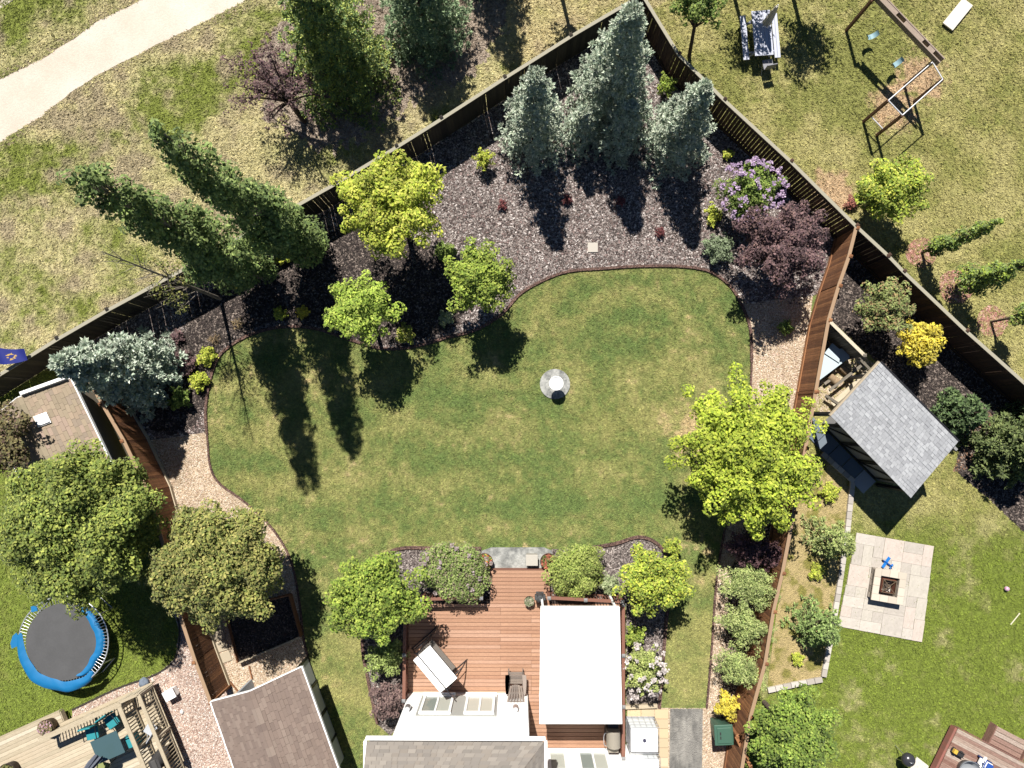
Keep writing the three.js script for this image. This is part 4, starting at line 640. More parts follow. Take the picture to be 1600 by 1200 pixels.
{
  const c = P(1133, 1148, 1.0), g = thing('wheeled_bin', 'dark green wheeled bin on the gravel beside the yellow shrub', 'bin', V(c.x - 0.06, 0.02, c.z), 0.05), m = mat(S(74, 112, 94, KA), { roughness: 0.5 });
  const b = new THREE.CylinderGeometry(0.42, 0.33, 0.92, 4); b.rotateY(Math.PI / 4); b.scale(1.05, 1, 1.15); b.translate(0, 0.5, 0); part(g, 'body', b, m);
  part(g, 'lid', (() => { const q = rbx(0.72, 0.07, 0.78, 0.03, 0, 1.0, 0); const q2 = rbx(0.56, 0.05, 0.6, 0.025, 0.02, 1.05, 0); return merge([q, q2]); })(), m); part(g, 'handle', rod(V(0.36, 0.98, -0.26), V(0.36, 0.98, 0.26), 0.02), m);
  part(g, 'lid_marking', merge([bx(0.05, 0.006, 0.11, -0.14, 1.078, -0.08), bx(0.05, 0.006, 0.11, -0.14, 1.078, 0.08)]), black);
  for (const s of [-1, 1]) { const w = cy(0.12, 0.12, 0.06, 0, 0, 0, 18); w.rotateX(Math.PI / 2); w.translate(0.3, 0.12, s * 0.3); part(g, 'wheel', w, black); }
}
// ---------------------------------------------------------------- pots and small things by the deck
function potGeo(r, h) { return new THREE.LatheGeometry([[0, 0], [r * 0.72, 0], [r * 0.95, h * 0.9], [r, h], [r * 0.9, h], [r * 0.86, h * 0.85], [0, h * 0.85]].map(q => new THREE.Vector2(...q)), 24); }
function bladeTuft(seed, n, R, hgt, cols) { const r = rng(seed), pos = [], col = []; for (let i = 0; i < n; i++) { const a = r() * 6.283, q = Math.sqrt(r()) * R, x = Math.cos(a) * q, z = Math.sin(a) * q, y = hgt * (0.4 + 0.6 * r()) * (1 - 0.4 * q / R), s = 0.035 + 0.03 * r(), b = r() * 6.283, t = (r() - 0.5) * 1.4, c = pick(cols, r), k = 0.8 + 0.4 * r(); const u = V(Math.cos(b), t * 0.5, Math.sin(b)).normalize(), w = V(-Math.sin(b), (r() - 0.5) * 0.8, Math.cos(b)).normalize(); const p = [u.clone().multiplyScalar(-s), w.clone().multiplyScalar(s * 0.6), u.clone().multiplyScalar(s), w.clone().multiplyScalar(-s * 0.6)]; for (const j of [0, 1, 2, 0, 2, 3]) { pos.push(x + p[j].x, y + p[j].y, z + p[j].z); col.push(c[0] * k, c[1] * k, c[2] * k); } } const g = new THREE.BufferGeometry(); g.setAttribute('position', new THREE.Float32BufferAttribute(pos, 3)); g.setAttribute('color', new THREE.Float32BufferAttribute(col, 3)); g.computeVertexNormals(); return g; }
const leafV = mat([1, 1, 1], { vertexColors: true, roughness: 0.85, side: THREE.DoubleSide });
function flowerPot(label, pos, r, h, pm, cols, seed, y0) { const g = thing('flower_pot', label, 'flower pot', V(pos.x, y0, pos.z)); part(g, 'pot', potGeo(r, h), pm); part(g, 'soil', cy(r * 0.86, r * 0.86, 0.02, 0, h * 0.87, 0, 20), mat(S(60, 46, 38, KA), { roughness: 1 })); const t = part(g, 'plant', bladeTuft(seed, 260, r * 0.85, 0.2, cols), leafV); t.position.y = h * 0.87; return g; }
const brownPot = mat(S(96, 66, 52, KA), { roughness: 0.7 });
flowerPot('large brown pot with red and yellow flowers beside the round flowering shrub', P(757, 877, 0.45), 0.34, 0.42, brownPot, [S(86, 116, 46, KA), S(196, 92, 64, KA), S(222, 190, 84, KA), S(160, 104, 80, KA)], 51, 0.1);
flowerPot('large brown pot with reddish leaves next to the box on the landing', P(857, 877, 0.45), 0.34, 0.42, brownPot, [S(150, 84, 62, KA), S(190, 110, 84, KA), S(96, 110, 52, KA)], 52, 0.1);
flowerPot('small round dark pot with a grey green plant on the deck', P(827, 940, DK + 0.3), 0.2, 0.26, mat(S(54, 48, 46, KA)), [S(134, 138, 110, KA), S(110, 120, 84, KA), S(176, 170, 146, KA)], 53, DK);
{ const c = P(831, 875, 0.45), g = thing('deck_box', 'grey beige storage box standing on the landing before the deck', 'box', V(c.x, 0.1, c.z)); part(g, 'body', rbx(0.44, 0.36, 0.4, 0.02, 0, 0.18, 0), mat(S(176, 170, 158, KA))); part(g, 'lid', rbx(0.48, 0.05, 0.44, 0.015, 0, 0.39, 0), mat(S(200, 194, 182, KA))); }
{ const c = P(844, 935, DK + 0.5), g = thing('garden_statue', 'dark figure-like garden ornament at the corner of the canopy railing', 'ornament', V(c.x, DK, c.z)), m = mat(S(74, 76, 78, KA), { roughness: 0.7 });
  part(g, 'base', rbx(0.3, 0.08, 0.3, 0.02, 0, 0.04, 0), m); part(g, 'body', new THREE.LatheGeometry([[0, 0.08], [0.15, 0.08], [0.17, 0.25], [0.12, 0.42], [0.16, 0.58], [0.13, 0.7], [0, 0.74]].map(q => new THREE.Vector2(...q)), 20), m); part(g, 'wing', merge([rbx(0.1, 0.3, 0.2, 0.03, 0.16, 0.5, -0.05), rbx(0.1, 0.3, 0.2, 0.03, -0.16, 0.5, -0.05)]), m); const hd = new THREE.SphereGeometry(0.09, 16, 12); hd.translate(0, 0.8, -0.03); part(g, 'head', hd, m); }

// ---------------------------------------------------------------- trampoline
{
  const h = 0.85, c = P(99, 1003, h), R = px2m(70, h), g = thing('trampoline', 'round trampoline with black mat and torn bright blue pad', 'trampoline', V(c.x, 0, c.z)), r = rng(37), rm = px2m(59, h);
  const mt = new THREE.CircleGeometry(rm, 64); mt.rotateX(-Math.PI / 2); mt.translate(0, h - 0.02, 0); part(g, 'mat', mt, mat(null, { map: tex(256, (u, v) => { const k = 0.05 + 0.02 * fbm(u * 6, v * 6, 4, 6) + 0.008 * noise(u * 90, v * 90, 90); return [k, k, k * 1.02]; }), roughness: 0.85, side: THREE.DoubleSide }));
  const fr = new THREE.TorusGeometry(R, 0.025, 8, 72); fr.rotateX(Math.PI / 2); fr.translate(0, h, 0); part(g, 'frame_ring', fr, mat([0.7, 0.71, 0.72], { roughness: 0.3, metalness: 0.7 }));
  const sp = []; for (let i = 0; i < 84; i++) { const a = i / 84 * 6.2832; sp.push(rod(V(Math.cos(a) * rm, h - 0.015, Math.sin(a) * rm), V(Math.cos(a) * R, h, Math.sin(a) * R), 0.012, 0.012, 5)); } part(g, 'springs', merge(sp), steel, true);
  for (let i = 0; i < 4; i++) { const a = i / 4 * 6.283 + 0.5, b = a + 0.42; part(g, 'leg', merge([rod(V(Math.cos(a) * R, h, Math.sin(a) * R), V(Math.cos(a) * R * 1.02, 0.03, Math.sin(a) * R * 1.02), 0.024), rod(V(Math.cos(b) * R, h, Math.sin(b) * R), V(Math.cos(b) * R * 1.02, 0.03, Math.sin(b) * R * 1.02), 0.024), rod(V(Math.cos(a) * R * 1.02, 0.03, Math.sin(a) * R * 1.02), V(Math.cos(b) * R * 1.02, 0.03, Math.sin(b) * R * 1.02), 0.024)]), steel); }
  const pad = (a0, a1, ri, ro, yo, wob) => { const pos = [], idx = [], n = 48; for (let i = 0; i <= n; i++) { const t = i / n, a = lerp(a0, a1, t), e = Math.sin(Math.PI * clamp(t)), k = 0.15 + 0.85 * Math.pow(e, 0.4); const mid = (ri + ro) / 2, w = (ro - ri) / 2 * k; for (const [q, y] of [[mid - w, 0.012], [mid - w * 0.6, 0.022 + 0.02 * noise(a * 17, 5)], [mid, 0.028 + 0.03 * noise(a * 13, 3)], [mid + w * 0.6, 0.02 + 0.025 * noise(a * 15, 9)], [mid + w, -0.02 - 0.06 * noise(a * 5, 1)]]) { const rr2 = q + wob * (noise(a * 4, 7 + a0) - 0.5); pos.push(Math.cos(a) * rr2, h + y + yo, Math.sin(a) * rr2); } if (i) for (let k2 = 0; k2 < 4; k2++) { const b = (i - 1) * 5 + k2; idx.push(b, b + 1, b + 5, b + 1, b + 6, b + 5); } } const q = new THREE.BufferGeometry(); q.setAttribute('position', new THREE.Float32BufferAttribute(pos, 3)); q.setIndex(idx); q.computeVertexNormals(); return q; };
  const blue = mat(S(8, 122, 182, KA), { roughness: 0.6, side: THREE.DoubleSide });
  part(g, 'safety_pad', pad(0.75, 3.35, rm * 0.98, R * 1.09, 0, 0.16), blue); part(g, 'safety_pad', pad(-1.15, 1.15, rm * 0.84, rm * 1.05, 0.01, 0.14), blue);
  const fl = new THREE.Shape([[0, 0], [0.22, 0.1], [0.3, 0.42], [0.16, 0.62], [0.02, 0.5], [-0.06, 0.2]].map(q => new THREE.Vector2(...q))), fg = new THREE.ExtrudeGeometry(fl, { depth: 0.03, bevelEnabled: false }); fg.rotateX(-Math.PI / 2); fg.translate(-R - 0.28, h - 0.06, 0.28); part(g, 'torn_flap', fg, blue);
  const f2 = new THREE.Shape([[0, 0], [0.25, 0.06], [0.18, 0.28], [-0.03, 0.22]].map(q => new THREE.Vector2(...q))), fg2 = new THREE.ExtrudeGeometry(f2, { depth: 0.03, bevelEnabled: false }); fg2.rotateX(-Math.PI / 2); fg2.translate(-1.28, h + 0.0, -1.15); part(g, 'torn_flap', fg2, blue);
}

// ---------------------------------------------------------------- western neighbour's deck and its furniture
{
  const y = 0.5, W1 = (a, b) => P(a, b, y), A = W1(-30, 1166), B = W1(112, 1104), C = W1(235, 1068), base = V(W1(112, 1120).x, 0, W1(112, 1120).z);
  const d = thing('timber_deck', 'pale bleached timber deck with railings and teal chairs', 'deck', base), r = rng(41), ry = dirRy(W1(80, 1142), W1(205, 1086)), e = V(Math.cos(ry), 0, -Math.sin(ry)), n = V(Math.sin(ry), 0, Math.cos(ry)), o = W1(80, 1140);
  const at = (a, b, yy) => o.clone().addScaledVector(e, a).addScaledVector(n, b).sub(base).setY(yy);
  for (let k = 0; k < 26; k++) { const b = k * 0.145 - 0.45, a0 = -5, a1 = k < 3 ? 0.55 : 4.35 - 0.0 * k, m = part(d, 'board', bx(a1 - a0, 0.03, 0.137, 0, 0, 0, ry), pick(paleMs, r)); const p = at((a0 + a1) / 2, b, y - 0.015 - 0.002 * r()); m.position.copy(p); }
  part(d, 'fascia', merge([beam(at(-5, -0.54, y - 0.12), at(0.56, -0.54, y - 0.12), 0.03, 0.22), beam(at(0.58, -0.5, y - 0.12), at(0.58, -0.06, y - 0.12), 0.03, 0.22), beam(at(0.58, -0.04, y - 0.12), at(4.35, -0.04, y - 0.12), 0.03, 0.22)]), paleMs[3]);
  const rail = (label, a, b, wide) => { const g = thing('deck_railing', label, 'railing', a.clone().add(base)), L = b.clone().sub(a), len = L.length(); L.divideScalar(len); const p = (t, yy) => L.clone().multiplyScalar(t).setY(yy); part(g, 'top_rail', beam(p(0, 0.95), p(len, 0.95), wide, 0.045), paleMs[3]); part(g, 'bottom_rail', beam(p(0, 0.1), p(len, 0.1), 0.05, 0.07), paleMs[3]); const k = Math.round(len / 0.13); for (let i = 0; i <= k; i++) part(g, 'baluster', balG, paleMs[3]).position.copy(p(len * i / k, 0.5)); for (const t of [0.03, len / 2, len - 0.03]) part(g, 'post', bx(0.1, 1, 0.1), paleMs[2]).position.copy(p(t, 0.46)); };
  rail('pale wide-topped railing between the pebbles and the teal chairs', at(0.15, 0.05, y), at(3.55, 0.05, y), 0.19);
  rail('pale railing post row behind the teal chairs', at(3.45, 0.15, y), at(3.45, 3.6, y), 0.17);
  rail('outer weathered railing facing the pebble gravel and shed', at(4.3, 0.02, y), at(4.3, 3.6, y), 0.14);
  rail('short weathered railing at the pale deck corner', at(3.5, 0.0, y), at(4.3, 0.0, y), 0.1);
  // furniture
  const teal = mat(S(42, 152, 160, KA), { roughness: 0.7 }), olive = mat(S(150, 158, 96, KA), { roughness: 0.8 });
  const chair = (label, a, b, rot, m) => { const g = thing('patio_chair', label, 'chair', at(a, b, y).add(base), rot + ry); part(g, 'seat', rbx(0.5, 0.06, 0.48, 0.02, 0, 0.42, 0), m); const bk = part(g, 'backrest', rbx(0.5, 0.5, 0.05, 0.02, 0, 0.68, 0.25), m); bk.rotation.x = 0.1; for (const s of [-1, 1]) { part(g, 'leg', rod(V(s * 0.24, 0, -0.22), V(s * 0.24, 0.62, -0.2), 0.014), darkMetal); part(g, 'leg', rod(V(s * 0.24, 0, 0.24), V(s * 0.24, 0.9, 0.3), 0.014), darkMetal); part(g, 'armrest', rod(V(s * 0.25, 0.62, -0.22), V(s * 0.25, 0.62, 0.26), 0.018), darkMetal); } };
  chair('teal cushioned chair beside the closed umbrella', 1.75, 0.72, 2.95, teal); chair('teal cushioned chair tucked in the deck corner', 2.62, 0.6, 3.35, teal); chair('teal cushioned chair against the inner railing', 3.08, 1.6, 1.57, teal); chair('olive cushioned chair beside the glass table', 1.6, 2.12, -0.6, olive);
  const t = thing('glass_table', 'dark framed glass patio table under the closed umbrella', 'table', at(2.3, 1.4, y).add(base), ry); part(t, 'table_top', rbx(1.1, 0.025, 0.9, 0.01, 0, 0.72, 0), new THREE.MeshPhysicalMaterial({ color: new THREE.Color().setRGB(0.05, 0.09, 0.1), roughness: 0.1 })); for (const sx of [-1, 1]) for (const sz of [-1, 1]) part(t, 'leg', rod(V(sx * 0.48, 0, sz * 0.38), V(sx * 0.5, 0.7, sz * 0.4), 0.018), darkMetal);
  const um = thing('patio_umbrella', 'closed charcoal striped patio umbrella leaning over the pale deck', 'umbrella', at(2.3, 1.4, y).add(base), ry), tip = V(-1.0, 2.25, 0.75); part(um, 'pole', rod(V(0, 0.05, 0), tip, 0.02), darkMetal);
  { const pos = [], N = 16, M3 = 10, ax = tip.clone().sub(V(0, 1.0, 0)), st = V(-0.2, 1.1, 0.1), s1 = V(0.6, 0, 0.8).normalize(), s2 = ax.clone().cross(s1).normalize(), f = (i, j) => { const t2 = j / M3, a = i / N * 6.2832, R2 = (i % 2 ? 0.09 : 0.19) * (1 - 0.82 * t2) * (0.8 + 0.4 * noise(i, j * 0.4)); return st.clone().lerp(tip, t2).addScaledVector(s1, Math.cos(a) * R2).addScaledVector(s2, Math.sin(a) * R2); }; for (let i = 0; i < N; i++) for (let j = 0; j < M3; j++) for (const q of [f(i, j), f(i + 1 === N ? 0 : i + 1, j), f(i + 1 === N ? 0 : i + 1, j + 1), f(i, j), f(i + 1 === N ? 0 : i + 1, j + 1), f(i, j + 1)]) pos.push(q.x, q.y, q.z); const q = new THREE.BufferGeometry(); q.setAttribute('position', new THREE.Float32BufferAttribute(pos, 3)); q.computeVertexNormals(); part(um, 'folded_canopy', q, mat(S(96, 102, 116, KA), { side: THREE.DoubleSide, roughness: 0.8 })); }
  { const g = thing('covered_grill', 'dark covered grill between the two pale railings', 'barbecue', at(3.88, 2.7, y).add(base), ry); part(g, 'cover', (() => { const q = new THREE.CylinderGeometry(0.28, 0.42, 1.0, 4, 4); q.rotateY(Math.PI / 4); q.translate(0, 0.5, 0); return q; })(), mat(S(66, 64, 64, KA), { roughness: 0.9 })); part(g, 'cover_ridge', rbx(0.2, 0.1, 0.42, 0.04, 0, 1.0, 0), mat(S(84, 82, 80, KA))); }
  { const g = thing('folding_chair', 'light metal folding chair between the two pale railings', 'chair', at(3.9, 1.5, y).add(base), ry + 0.6); part(g, 'seat', rbx(0.44, 0.03, 0.42, 0.01, 0, 0.44, 0), mat(S(200, 204, 210, KA))); part(g, 'backrest', rbx(0.44, 0.4, 0.03, 0.01, 0, 0.75, 0.24), mat(S(200, 204, 210, KA))); for (const s of [-1, 1]) part(g, 'leg', merge([rod(V(s * 0.21, 0, -0.24), V(s * 0.21, 0.95, 0.26), 0.013), rod(V(s * 0.21, 0, 0.28), V(s * 0.21, 0.46, -0.2), 0.013)]), steel); }
  flowerPot('wooden barrel planter with pale flowers at the pale deck corner', at(0.12, -0.2, y).add(base), 0.32, 0.4, mat(S(104, 84, 60, KA)), [S(120, 116, 80, KA), S(200, 160, 176, KA), S(150, 130, 96, KA)], 54, y);
  flowerPot('dark planter with a green plant at the far end of the pale deck', at(-1.9, 0.75, y).add(base), 0.34, 0.4, mat(S(64, 50, 42, KA)), [S(120, 116, 60, KA), S(100, 110, 62, KA)], 55, y);
  { const c = P(264, 1086, 0.4), g = thing('storage_tub', 'white plastic tub beside the outer weathered railing', 'tub', V(c.x, 0.02, c.z), 0.5); part(g, 'body', rbx(0.42, 0.34, 0.36, 0.03, 0, 0.18, 0), white); part(g, 'lid', rbx(0.46, 0.04, 0.4, 0.012, 0, 0.37, 0), white); }
}
function rock(label, px, py, s, c, seed) { const g = new THREE.IcosahedronGeometry(s, 3), p = g.attributes.position; for (let i = 0; i < p.count; i++) { const x = p.getX(i), y = p.getY(i), z = p.getZ(i), k = 0.78 + 0.45 * fbm(x * 2.2 / s + seed, y * 2.2 / s + z * 1.7 / s + seed, 3); p.setXYZ(i, x * k, y * k * 0.7, z * k); } g.computeVertexNormals(); return put(mesh(g, mat(c, { roughness: 0.9 })), 'garden_rock', label, 'rock'); }
rock('blue grey boulder on the pebbles near the trampoline', 227, 1065, 0.2, S(122, 134, 150, KA), 3).position.copy(P(227, 1065).setY(0.1));
rock('small white rock lying on the pebbles beside the outer railing', 285, 1112, 0.08, S(232, 228, 222, KA), 9).position.copy(P(285, 1112).setY(0.04));

// raised planter and stepping boards under the western tree
{
  const g = thing('raised_planter', 'long wooden raised planter in the gravel beside the shed', 'planter', P(400, 1000)), b = g.position.clone(), L = (x, y, h) => P(x, y, h).sub(b).setY(h), m = cedarMs;
  const c = [L(352, 955, 0.3), L(452, 930, 0.3), L(470, 995, 0.3), L(372, 1036, 0.3)]; for (let i = 0; i < 4; i++) for (const y of [0.1, 0.28]) part(g, 'board', beam(c[i].clone().setY(y), c[(i + 1) % 4].clone().setY(y + 0.002 * i), 0.045, 0.17), i === 2 ? paleMs[y > 0.2 ? 1 : 3] : m[i]);
  part(g, 'soil', sheet(c, 0.2), M.darkMulch);
  const c2 = [L(350, 912, 0.25), L(440, 885, 0.25)]; part(g, 'rail', beam(c2[0], c2[1], 0.05, 0.08), paleMs[3]);
  const sl = thing('slab_walk', 'row of square slabs beside the raised planter', 'slabs', P(345, 1010)), r = rng(44); for (let i = 0; i < 4; i++) { const p = P(338 + i * 5, 975 + i * 17).sub(P(345, 1010)), q = part(sl, 'slab', rbx(0.44, 0.05, 0.4, 0.01), mat(S(196, 182, 158, KA), { roughness: 0.95 })); q.position.copy(p).setY(0.035); q.rotation.y = 0.3 + 0.05 * r(); }
  for (const [lab, x0, y0, x1, y1] of [['thin stick leaning on the gravel below the raised planter', 390, 1040, 395, 1060], ['weathered brown board lying near the shed corner', 358, 1062, 375, 1082]]) put(mesh(beam(P(x0, y0).setY(0.06), P(x1, y1).setY(0.06), 0.05, 0.05), cedarMs[1]), 'loose_board', lab, 'board');
}

// ---------------------------------------------------------------- lumber beside the grey shed
{
  const g = P(1310, 555), sheetM = mat(S(206, 222, 230, KA), { roughness: 0.55 });
  const pn = (label, pts, h, y) => { const q = sheet(PP(pts, h), y, 0.03); const t = put(mesh(q, sheetM), 'roof_panel', label, 'panel'); return t; };
  pn('large pale blue sheet panel lying beside the cedar fence', [[1286, 553], [1310, 567], [1324, 561], [1276, 597], [1279, 575]].sort((a, b) => 0), 0.5, 0.5);
  pn('square pale sheet panel leaning at the top of the lumber pile', [[1300, 536], [1312, 546], [1311, 567], [1288, 552]], 0.56, 0.56);
  pn('grey shaded sheet panel in the corner of the screen fence', [[1312, 545], [1326, 543], [1327, 560], [1312, 568]], 0.45, 0.45);
  const st = thing('panel_stand', 'low timber stand carrying the pale sheet panels', 'stand', V(g.x, 0, g.z)); for (const [x, y] of [[1284, 580], [1300, 545], [1322, 548], [1312, 566]]) { const p = P(x, y, 0.42).sub(V(g.x, 0, g.z)); part(st, 'leg', bx(0.08, 0.44, 0.08, p.x, 0.22, p.z), weatheredMs[0]); }
  const logs = [[1304, 592, 0.15, 'thick pale log nearest the cedar fence in the lumber pile'], [1321, 577, 0.14, 'thick pale log beside the upright beam of the lumber pile']]; for (const [x, y, q, lab] of logs) { const p = P(x, y, 0.3), l = thing('cut_log', lab, 'log', V(p.x, 0.17, p.z), -0.7), c = new THREE.CylinderGeometry(q, q * 1.05, 0.42, 18); c.rotateZ(Math.PI / 2); part(l, 'bark', c, mat(null, { map: grainTex(S(196, 172, 138, KA), S(140, 116, 88, KA), 71), roughness: 0.95 })); }
  const planks = [[1296, 610, 1352, 566, 0.5, 'long weathered beam laid across the lumber pile'], [1340, 558, 1360, 578, 0.62, 'short grey beam crossing the lumber pile'], [1300, 632, 1356, 582, 0.3, 'long pale plank beside the grey shed roof'], [1308, 640, 1360, 588, 0.24, 'second pale plank close under the grey shed roof'], [1290, 618, 1324, 640, 0.35, 'dark pole lying across the planks by the maple'], [1288, 600, 1302, 590, 0.2, 'short plank end beside the thick pale log']];
  planks.forEach(([x0, y0, x1, y1, h, lab], i) => put(mesh(beam(P(x0, y0, h), P(x1, y1, h), i === 2 || i === 3 ? 0.2 : 0.1, 0.06), i === 2 || i === 3 ? paleMs[i % 2] : weatheredMs[i % 3]), 'lumber_plank', lab, 'plank'));
  structure('gravel_patch', sheet(PP([[1272, 640], [1290, 540], [1300, 505], [1352, 558], [1372, 572], [1300, 650]]), 0.014), M.gravel);
}

// ---------------------------------------------------------------- swing set
{
  const hB = 2.25, base = P(1372, 120), g = thing('swing_set', 'timber swing set with long beam and pipe climbing frame on the neighbour lawn', 'swing set', V(base.x, 0, base.z)), B0 = V(base.x, 0, base.z), L = (x, y, h) => P(x, y, h).sub(B0);
  const wd = mat(null, { map: grainTex(S(122, 82, 52, KA), S(86, 56, 36, KA), 81), roughness: 0.85 }), gw = mat(null, { map: grainTex(S(186, 168, 152, KA), S(150, 132, 118, KA), 82), roughness: 0.9 });
  const b0 = L(1371, -6, hB), b1 = L(1470, 97, hB), d = b1.clone().sub(b0).normalize(), s = V(-d.z, 0, d.x);
  for (const k of [-1, 1]) part(g, 'beam', beam(b0.clone().addScaledVector(s, k * 0.11), b1.clone().addScaledVector(s, k * 0.11), 0.045, 0.24), gw);
  const len = b0.distanceTo(b1); [[0.12, 0.9], [1.45, 1.0], [2.75, 0.3]].forEach(([t, w]) => part(g, 'spacer', beam(b0.clone().addScaledVector(d, Math.min(t, len)), b0.clone().addScaledVector(d, Math.min(t + w, len)), 0.17, 0.2), gw));
  const T = [[1388, 157], [1410, 180], [1457, 97], [1473, 124]].map(q => L(...q, 2.0));
  T.forEach(t => part(g, 'post', beam(t.clone().setY(0), t.clone().setY(2.0), 0.1, 0.1), wd));
  const lp = L(1322, 48, 0).setY(0), lt = b0.clone(); lt.x = lp.x; lt.z = lp.z;
  part(g, 'post', beam(lp, lp.clone().setY(2.2), 0.11, 0.11), wd); part(g, 'cross_beam', beam(lp.clone().setY(2.2), b0.clone().setY(2.2), 0.1, 0.12), wd);
  const pm = mat([0.72, 0.72, 0.74], { roughness: 0.35, metalness: 0.5 }), pipe = (a, b) => part(g, 'pipe', rod(a, b, 0.026), pm); pipe(T[0], T[2]); pipe(T[1], T[3]); pipe(T[0], T[1]); pipe(T[2], T[3]); pipe(T[0].clone().setY(0.6), T[1].clone().setY(0.6));
  for (const [x, y, a] of [[1361, 57, 0.35], [1400, 100, 0.6]]) { const p = P(x, y, 0.5), sw = part(g, 'swing', (() => { const q = new THREE.CylinderGeometry(0.24, 0.24, 0.2, 20, 1, true, 0, Math.PI); q.rotateX(Math.PI / 2); q.rotateZ(-Math.PI / 2); return q; })(), mat(S(150, 186, 196, KA), { roughness: 0.5, side: THREE.DoubleSide })); sw.position.copy(p).sub(B0).setY(0.7); sw.rotation.y = a; const tt = clamp(p.clone().sub(B0).sub(b0).dot(d), 0.3, len - 0.3), top = b0.clone().addScaledVector(d, tt).sub(sw.position); for (const k of [-1, 1]) { const c = part(sw, 'chain', rod(V(0.0, 0.0, k * 0.22).applyAxisAngle(V(0, 1, 0), 0), top.clone().applyAxisAngle(V(0, 1, 0), -a).add(V(0, 0, k * 0.22)), 0.006, 0.006, 5), steel); void c; } }
}
{ // picnic table with a furled umbrella
  const h = 0.74, A = P(1173, 18, h), B = P(1204, 14, h), C = P(1209, 85, h), D = P(1180, 88, h), c = A.clone().add(B).add(C).add(D).multiplyScalar(0.25), ry = dirRy(D.clone().add(C), A.clone().add(B)), g = thing('picnic_table', 'grey white picnic table with two benches under the trees', 'picnic table', V(c.x, 0, c.z), ry), m = mat(S(206, 210, 226, KA), { roughness: 0.7 }), len = A.distanceTo(D), wid = 0.76;
  for (let i = 0; i < 5; i++) part(g, 'top_plank', rbx(len, 0.035, wid / 5 - 0.008, 0.006, 0, h - 0.018, -wid / 2 + wid / 5 * (i + 0.5)), m);
  for (const s of [-1, 1]) { for (const k of [0, 1]) part(g, 'bench_plank', rbx(len, 0.035, 0.115, 0.006, 0, 0.45, s * (wid / 2 + 0.2 + k * 0.125)), m); for (const e of [-1, 1]) part(g, 'leg', beam(V(e * len * 0.36, 0.02, s * (wid / 2 + 0.1)), V(e * len * 0.36, h - 0.04, s * 0.2), 0.04, 0.09), m); }
  for (const e of [-1, 1]) part(g, 'cross_bar', bx(0.04, 0.09, wid + 0.75, e * len * 0.33, 0.39, 0), m);
  const t0 = P(1194, 42, h), um = thing('patio_umbrella', 'furled cream umbrella standing in the picnic table', 'umbrella', V(t0.x, 0, t0.z)); part(um, 'pole', rod(V(0, 0.3, 0), V(0, 2.3, 0), 0.018), white); const fc = new THREE.CylinderGeometry(0.05, 0.17, 1.15, 14, 6), p = fc.attributes.position; for (let i = 0; i < p.count; i++) { const a = Math.atan2(p.getZ(i), p.getX(i)), k = 1 + 0.25 * Math.sin(a * 6 + p.getY(i) * 2); p.setX(i, p.getX(i) * k); p.setZ(i, p.getZ(i) * k); } fc.computeVertexNormals(); fc.translate(0, 1.6, 0); part(um, 'folded_canopy', fc, mat(S(226, 220, 206, KA), { roughness: 0.9, side: THREE.DoubleSide }));
  const ch = P(1201, 99, 0.5), k = thing('lawn_chair', 'small grey folding seat at the shaded end of the picnic table', 'chair', V(ch.x, 0, ch.z), 0.2); part(k, 'seat', rbx(0.42, 0.04, 0.4, 0.015, 0, 0.42, 0), mat(S(150, 150, 156, KA))); part(k, 'backrest', rbx(0.42, 0.36, 0.04, 0.015, 0, 0.66, 0.22), mat(S(150, 150, 156, KA))); for (const s of [-1, 1]) part(k, 'leg', merge([rod(V(s * 0.19, 0, -0.2), V(s * 0.19, 0.42, 0.16), 0.014), rod(V(s * 0.19, 0, 0.24), V(s * 0.19, 0.42, -0.14), 0.014)]), steel);
}
{ const a = P(1484, 38, 0.15), b = P(1510, 6, 0.15), d = b.clone().sub(a), g = thing('lawn_board', 'long white board lying on the neighbour lawn beyond the swing beam', 'board', V((a.x + b.x) / 2, 0.02, (a.z + b.z) / 2), dirRy(a, b)); part(g, 'panel', rbx(d.length() + 0.25, 0.06, 0.52, 0.015, 0, 0.1, 0), mat(S(238, 230, 216, KA))); part(g, 'batten', merge([bx(0.05, 0.07, 0.5, -0.35, 0.035, 0), bx(0.05, 0.07, 0.5, 0.35, 0.035, 0)]), paleMs[3]); }
{ // flag beyond the fence
  const h = 2.2, c = P(18, 556, h), g = thing('blue_flag', 'deep blue flag with a yellow mark blowing over the western fence', 'flag', V(P(-6, 556, h).x, 0, c.z)), pl = new THREE.PlaneGeometry(1.05, 0.62, 28, 14), p = pl.attributes.position; part(g, 'pole', cy(0.02, 0.025, 2.5, 0, 1.25, 0), white);
  for (let i = 0; i < p.count; i++) { const x = p.getX(i) + 0.525, y = p.getY(i); p.setXYZ(i, x, h + 0.08 * Math.sin(x * 6 + y * 3) - 0.12 * x + 0.1 * y, (-y) * (1 - 0.3 * x * x) - 0.02 + 0.05 * Math.sin(x * 4)); } pl.computeVertexNormals();
  const ft = tex(256, (u, v) => { const dx = (u - 0.5) * 1.7, dy = v - 0.5, q = Math.hypot(dx, dy), e = q < 0.26 && q > 0.12 && fbm(u * 14, v * 14, 2) > 0.5; return e ? S(214, 176, 96, KA) : S(24, 40, 134, KA); }); part(g, 'cloth', pl, mat(null, { map: ft, side: THREE.DoubleSide, roughness: 0.8 }));
}
